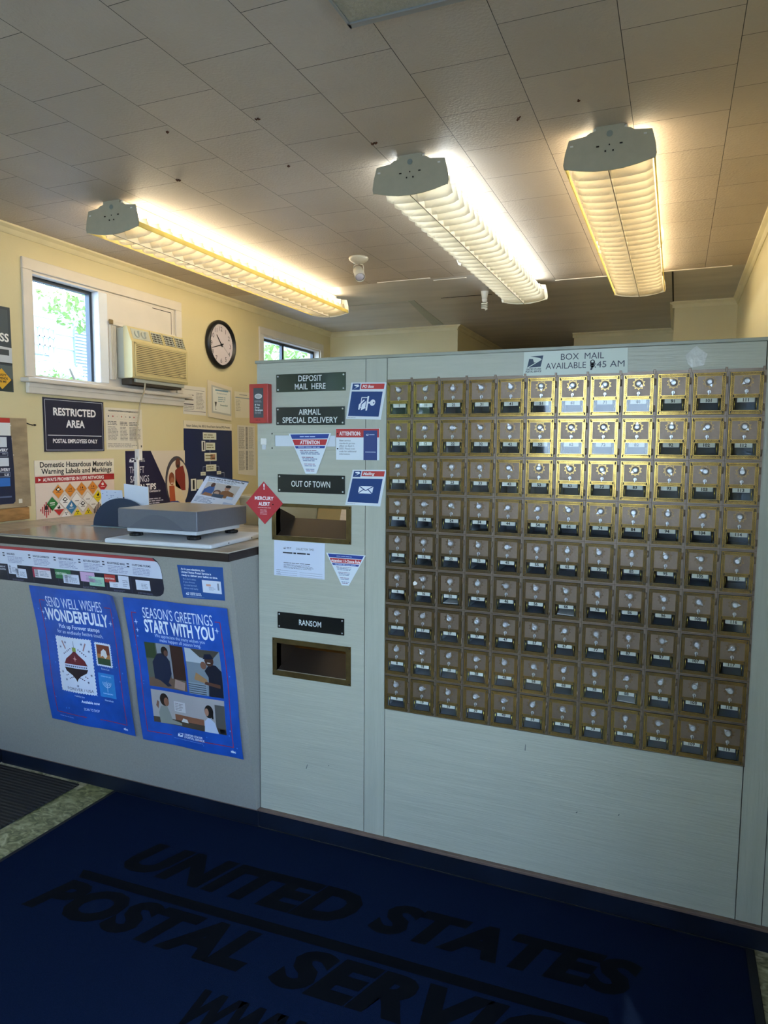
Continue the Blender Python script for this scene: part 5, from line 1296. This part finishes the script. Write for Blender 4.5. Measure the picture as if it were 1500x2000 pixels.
for c in range(12):
    for r in range(9):
        num = c * 10 + r + 1
        x, z = GX0 + c * GP, GZ - (r + 1) * GR
        t = thing('post_office_box', 'brass post office box numbered %d, %s row, %s column from left' % (num, ROWN[r], COLN[c]), 'post office box', (x, 0, z), 'numbered post office boxes in the partition')
        def part(nm, me, loc=(0, 0, 0), ry=0):
            o = bpy.data.objects.new(nm, me); COL.objects.link(o); o.parent = t; o.location = loc; o.rotation_euler = (0, ry, 0); return o
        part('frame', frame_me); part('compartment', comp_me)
        d = part('door', door_me, (.0043, 0, .0050))
        def sub(nm, me, loc, ry=0):
            o = bpy.data.objects.new(nm, me); COL.objects.link(o); o.parent = d; o.location = loc; o.rotation_euler = (0, ry, 0); return o
        sub('dial_knob', knob_me, (DW / 2, -.0112, DH - .0265), rk.choice([0, .6, -.5, 1.57, 2.3, -2.2, 3.1, 2.7, -1.3, -.8]))
        sub('keyhole', lock_me, (DW / 2, -.0100, DH - .0545)); sub('window_pane', pane_me, (0, 0, 0)); sub('retaining_post', posts_me, (0, 0, 0))
        s = Sheet((0, 0, 0), (1, 0, 0), (0, 0, 1), (0, -1, 0), lift=.0062, step=.0002)
        s.slab([(DW / 2 - .0225, .0335), (DW / 2 + .0225, .0335), (DW / 2 + .0225, .0464), (DW / 2 - .0225, .0464)], M['card'], .0006)
        s.text(str(num), DW / 2, .0358, .0086, None, M['inkblk'], 1, bold=.035)
        o = s.build('number_card', d)
        part('hinge', hinge_me, (GP - .0078, 0, .092)); part('hinge', hinge_me, (GP - .0078, 0, .014))
# mounting rail over the boxes
t = thing('box_mounting_rail', 'thin bronze mounting rail along the top of the box grid', 'rail', (GX0, 0, GZ))
mb = MB(); mb.box(0, 12 * GP - .004, -.003, .02, .0003, .006, M['frame']); mb.build('rail', t)
for c in range(1, 13):
    mb = MB(); mb.box(c * GP - .010, c * GP - .003, -.007, -.0005, -.004, .0105, M['frame'], .0008); mb.build('clip', t)
# a stuck scrap of paper on box 16 and glints of mail in boxes
mb = MB(); mb.prism([(0, 0, 0), (.010, 0, .003), (.014, 0, .010), (.004, 0, .016), (-.002, 0, .010)], (0, -.0006, 0), M['paper']); tag(mb.build('paper_scrap', loc=(GX0 + GP + .012, -.0122, GZ - 6 * GR + .072)), 'torn white paper scrap stuck on box 16', 'scrap')
for (c, r) in ((6, 5), (2, 5), (8, 7), (0, 4)):
    mb = MB(); mb.box(0, .055, 0, .08, 0, .0015, M['paper']); mb.build('x')
    o = bpy.data.objects['x']; o.name = 'envelope'; o.location = (GX0 + c * GP + .018, .005, GZ - (r + 1) * GR + .0165); o.rotation_euler = (.03, .04 * (c - 3) / 3, 0)
    tag(o, 'white envelope lying inside box %d, %s row and %s column' % (c * 10 + r + 1, ROWN[r], COLN[c]), 'envelope')

# ================================================================ FLOOR MATS
t = thing('lettered_mat', 'large navy carpet mat with faded dark lettering on the floor', 'floor mat', (.51, -.55, 0))
mb = MB(); mb.box(-1.235, 1.22, -.62, .532, .0005, .008, M['matedge'], .003); mb.box(-1.215, 1.195, -.60, .522, .0045, .0105, M['navy'], .002); mb.build('carpet', t)
s = Sheet((0, 0, 0), (1, 0, 0), (0, 1, 0), (0, 0, 1), lift=.0106)
K = math.radians(1.8)
def mt(w, x0, x1, yb, h): s.text(w, x0 - .51, yb + .55, h, (x1 - x0), M['navyd'], 1, 'l', bold=.055, shear=.35, rot=K)
mt('UNITED', -.30, .58, -.435, .150); mt('STATES', .63, 1.43, -.385, .130)
mt('POSTAL', -.44, .38, -.715, .140); mt('SERVICE', .46, 1.42, -.690, .140); mt('WWW.USPS.COM', .33, 1.25, -.905, .110)
c_, s_ = math.cos(K), math.sin(K)
s.poly([(-.38 - .51, -.545 + .55), (1.36 - .51, -.495 + .55), (1.35 - .51, -.455 + .55), (-.40 - .51, -.505 + .55)], M['navyd'], 1)
s.build('lettering', t)
mb = MB(); mb.box(-1.41, -.905, -1.0, -.035, .0005, .008, M['rib'], .002); tag(mb.build('ribbed_mat'), 'black ribbed rubber mat at the left edge of the floor', 'floor mat')

# ================================================================ OUTSIDE
mb = MB(); mb.box(-12, 12, -14, 12, -.35, -.30, M['grass']); tag(mb.build('ground_outside'), None, None, None, 'structure')
def leaves(mb, c, rad, n, m, size, rnd):
    k = mb.mi(m)
    for _ in range(n):
        while True:
            p = V3((rnd.uniform(-1, 1), rnd.uniform(-1, 1), rnd.uniform(-1, 1)))
            if .35 < p.length < 1: break
        q = V3(c) + V3((p.x * rad[0], p.y * rad[1], p.z * rad[2]))
        a = V3((rnd.gauss(0, 1), rnd.gauss(0, 1), rnd.gauss(0, 1))).normalized(); b = a.orthogonal().normalized(); e = size * rnd.uniform(.6, 1.3)
        f = mb.bm.faces.new([mb.bm.verts.new(q + a * e), mb.bm.verts.new(q + b * e * .45), mb.bm.verts.new(q - a * e), mb.bm.verts.new(q - b * e * .45)]); f.material_index = k
def tree(name, label, x, y, h, rad, n, seed, size=.10, low=.0, group='trees outside the windows'):
    rnd = random.Random(seed); t = thing(name, label, 'tree', (x, y, -.3), group)
    mb = MB(); mb.cyl((0, 0, 0), (.05, .05, h), .035 + rad[0] * .04, M['bark'], .02, 12)
    for k in range(8):
        a = rnd.random() * 6.28; z = h * rnd.uniform(.35, .9); mb.cyl((0, 0, z), (math.cos(a) * rad[0] * .7, math.sin(a) * rad[1] * .7, z + h * .18), .02 + rad[0] * .015, M['bark'], .008, 8)
    mb.build('trunk', t)
    mb = MB(); leaves(mb, (0, 0, h), rad, n, M['leaf'], size, rnd); leaves(mb, (0, 0, h), rad, n // 2, M['leaf2'], size, rnd); mb.build('foliage', t, fix=False)
tree('tree', 'leafy green tree outside the left window', -3.95, 3.20, 3.16, (.22, .65, .30), 600, 3, .038)
tree('tree', 'pale leafy tree seen through the rear window', -5.2, 9.0, 3.2, (1.2, 1.5, 1.2), 1800, 4, .10)
tree('tree', 'broad tree beyond the front window', -3.2, -7.5, 3.0, (1.8, 1.3, 1.9), 2600, 5, .14)
t = thing('bush', 'low leafy bush against the white house outside', 'bush', (-4.50, 3.1, -.3), None)
rnd = random.Random(8); mb = MB(); leaves(mb, (0, 0, 2.45), (.28, .50, .25), 700, M['leaf2'], .035, rnd); leaves(mb, (0, 0, 2.30), (.28, .6, .25), 700, M['leaf'], .035, rnd); mb.build('foliage', t, fix=False)
mb = MB(); mb.cyl((0, 0, 0), (0, 0, 2.3), .05, M['bark'], .03, 8); mb.build('stem', t)
t = thing('neighbour_house', 'white sided neighbouring house seen through the left window', 'house', (-4.9, 4.4, -.3))
mb = MB(); mb.box(-1.5, 0, -3.2, 2.6, 0, 3.35, M['siding'])
for k in range(22): mb.box(0, .012, -3.2, 2.6, k * .15, k * .15 + .010, mat('siding_shadow_gap', '#aeb6bd', .8))
mb.build('wall', t)
mb = MB(); yy0, yy1, z0, z1 = -1.10, -.83, 2.76, 3.04
mb.box(.0, .02, yy0, yy1, z0, z1, mat('house_glass', '#8fa6b8', .15))
w_ = mb.build('window', t)
mb = MB()
for k in range(5): mb.box(.018, .03, yy0 + k * (yy1 - yy0) / 4 - .008, yy0 + k * (yy1 - yy0) / 4 + .008, z0, z1, M['siding'])
for k in range(4): mb.box(.018, .03, yy0, yy1, z0 + k * (z1 - z0) / 3 - .008, z0 + k * (z1 - z0) / 3 + .008, M['siding'])
mb.build('muntin', w_)
mb = MB(); mb.box(0, .03, -.55, -.23, 2.53, 3.15, mat('vent_ground', '#77828a', .6))
for k in range(17): mb.box(.03, .05, -.55, -.23, 2.54 + k * .036, 2.558 + k * .036, M['siding'])
mb.build('louvered_vent', t)
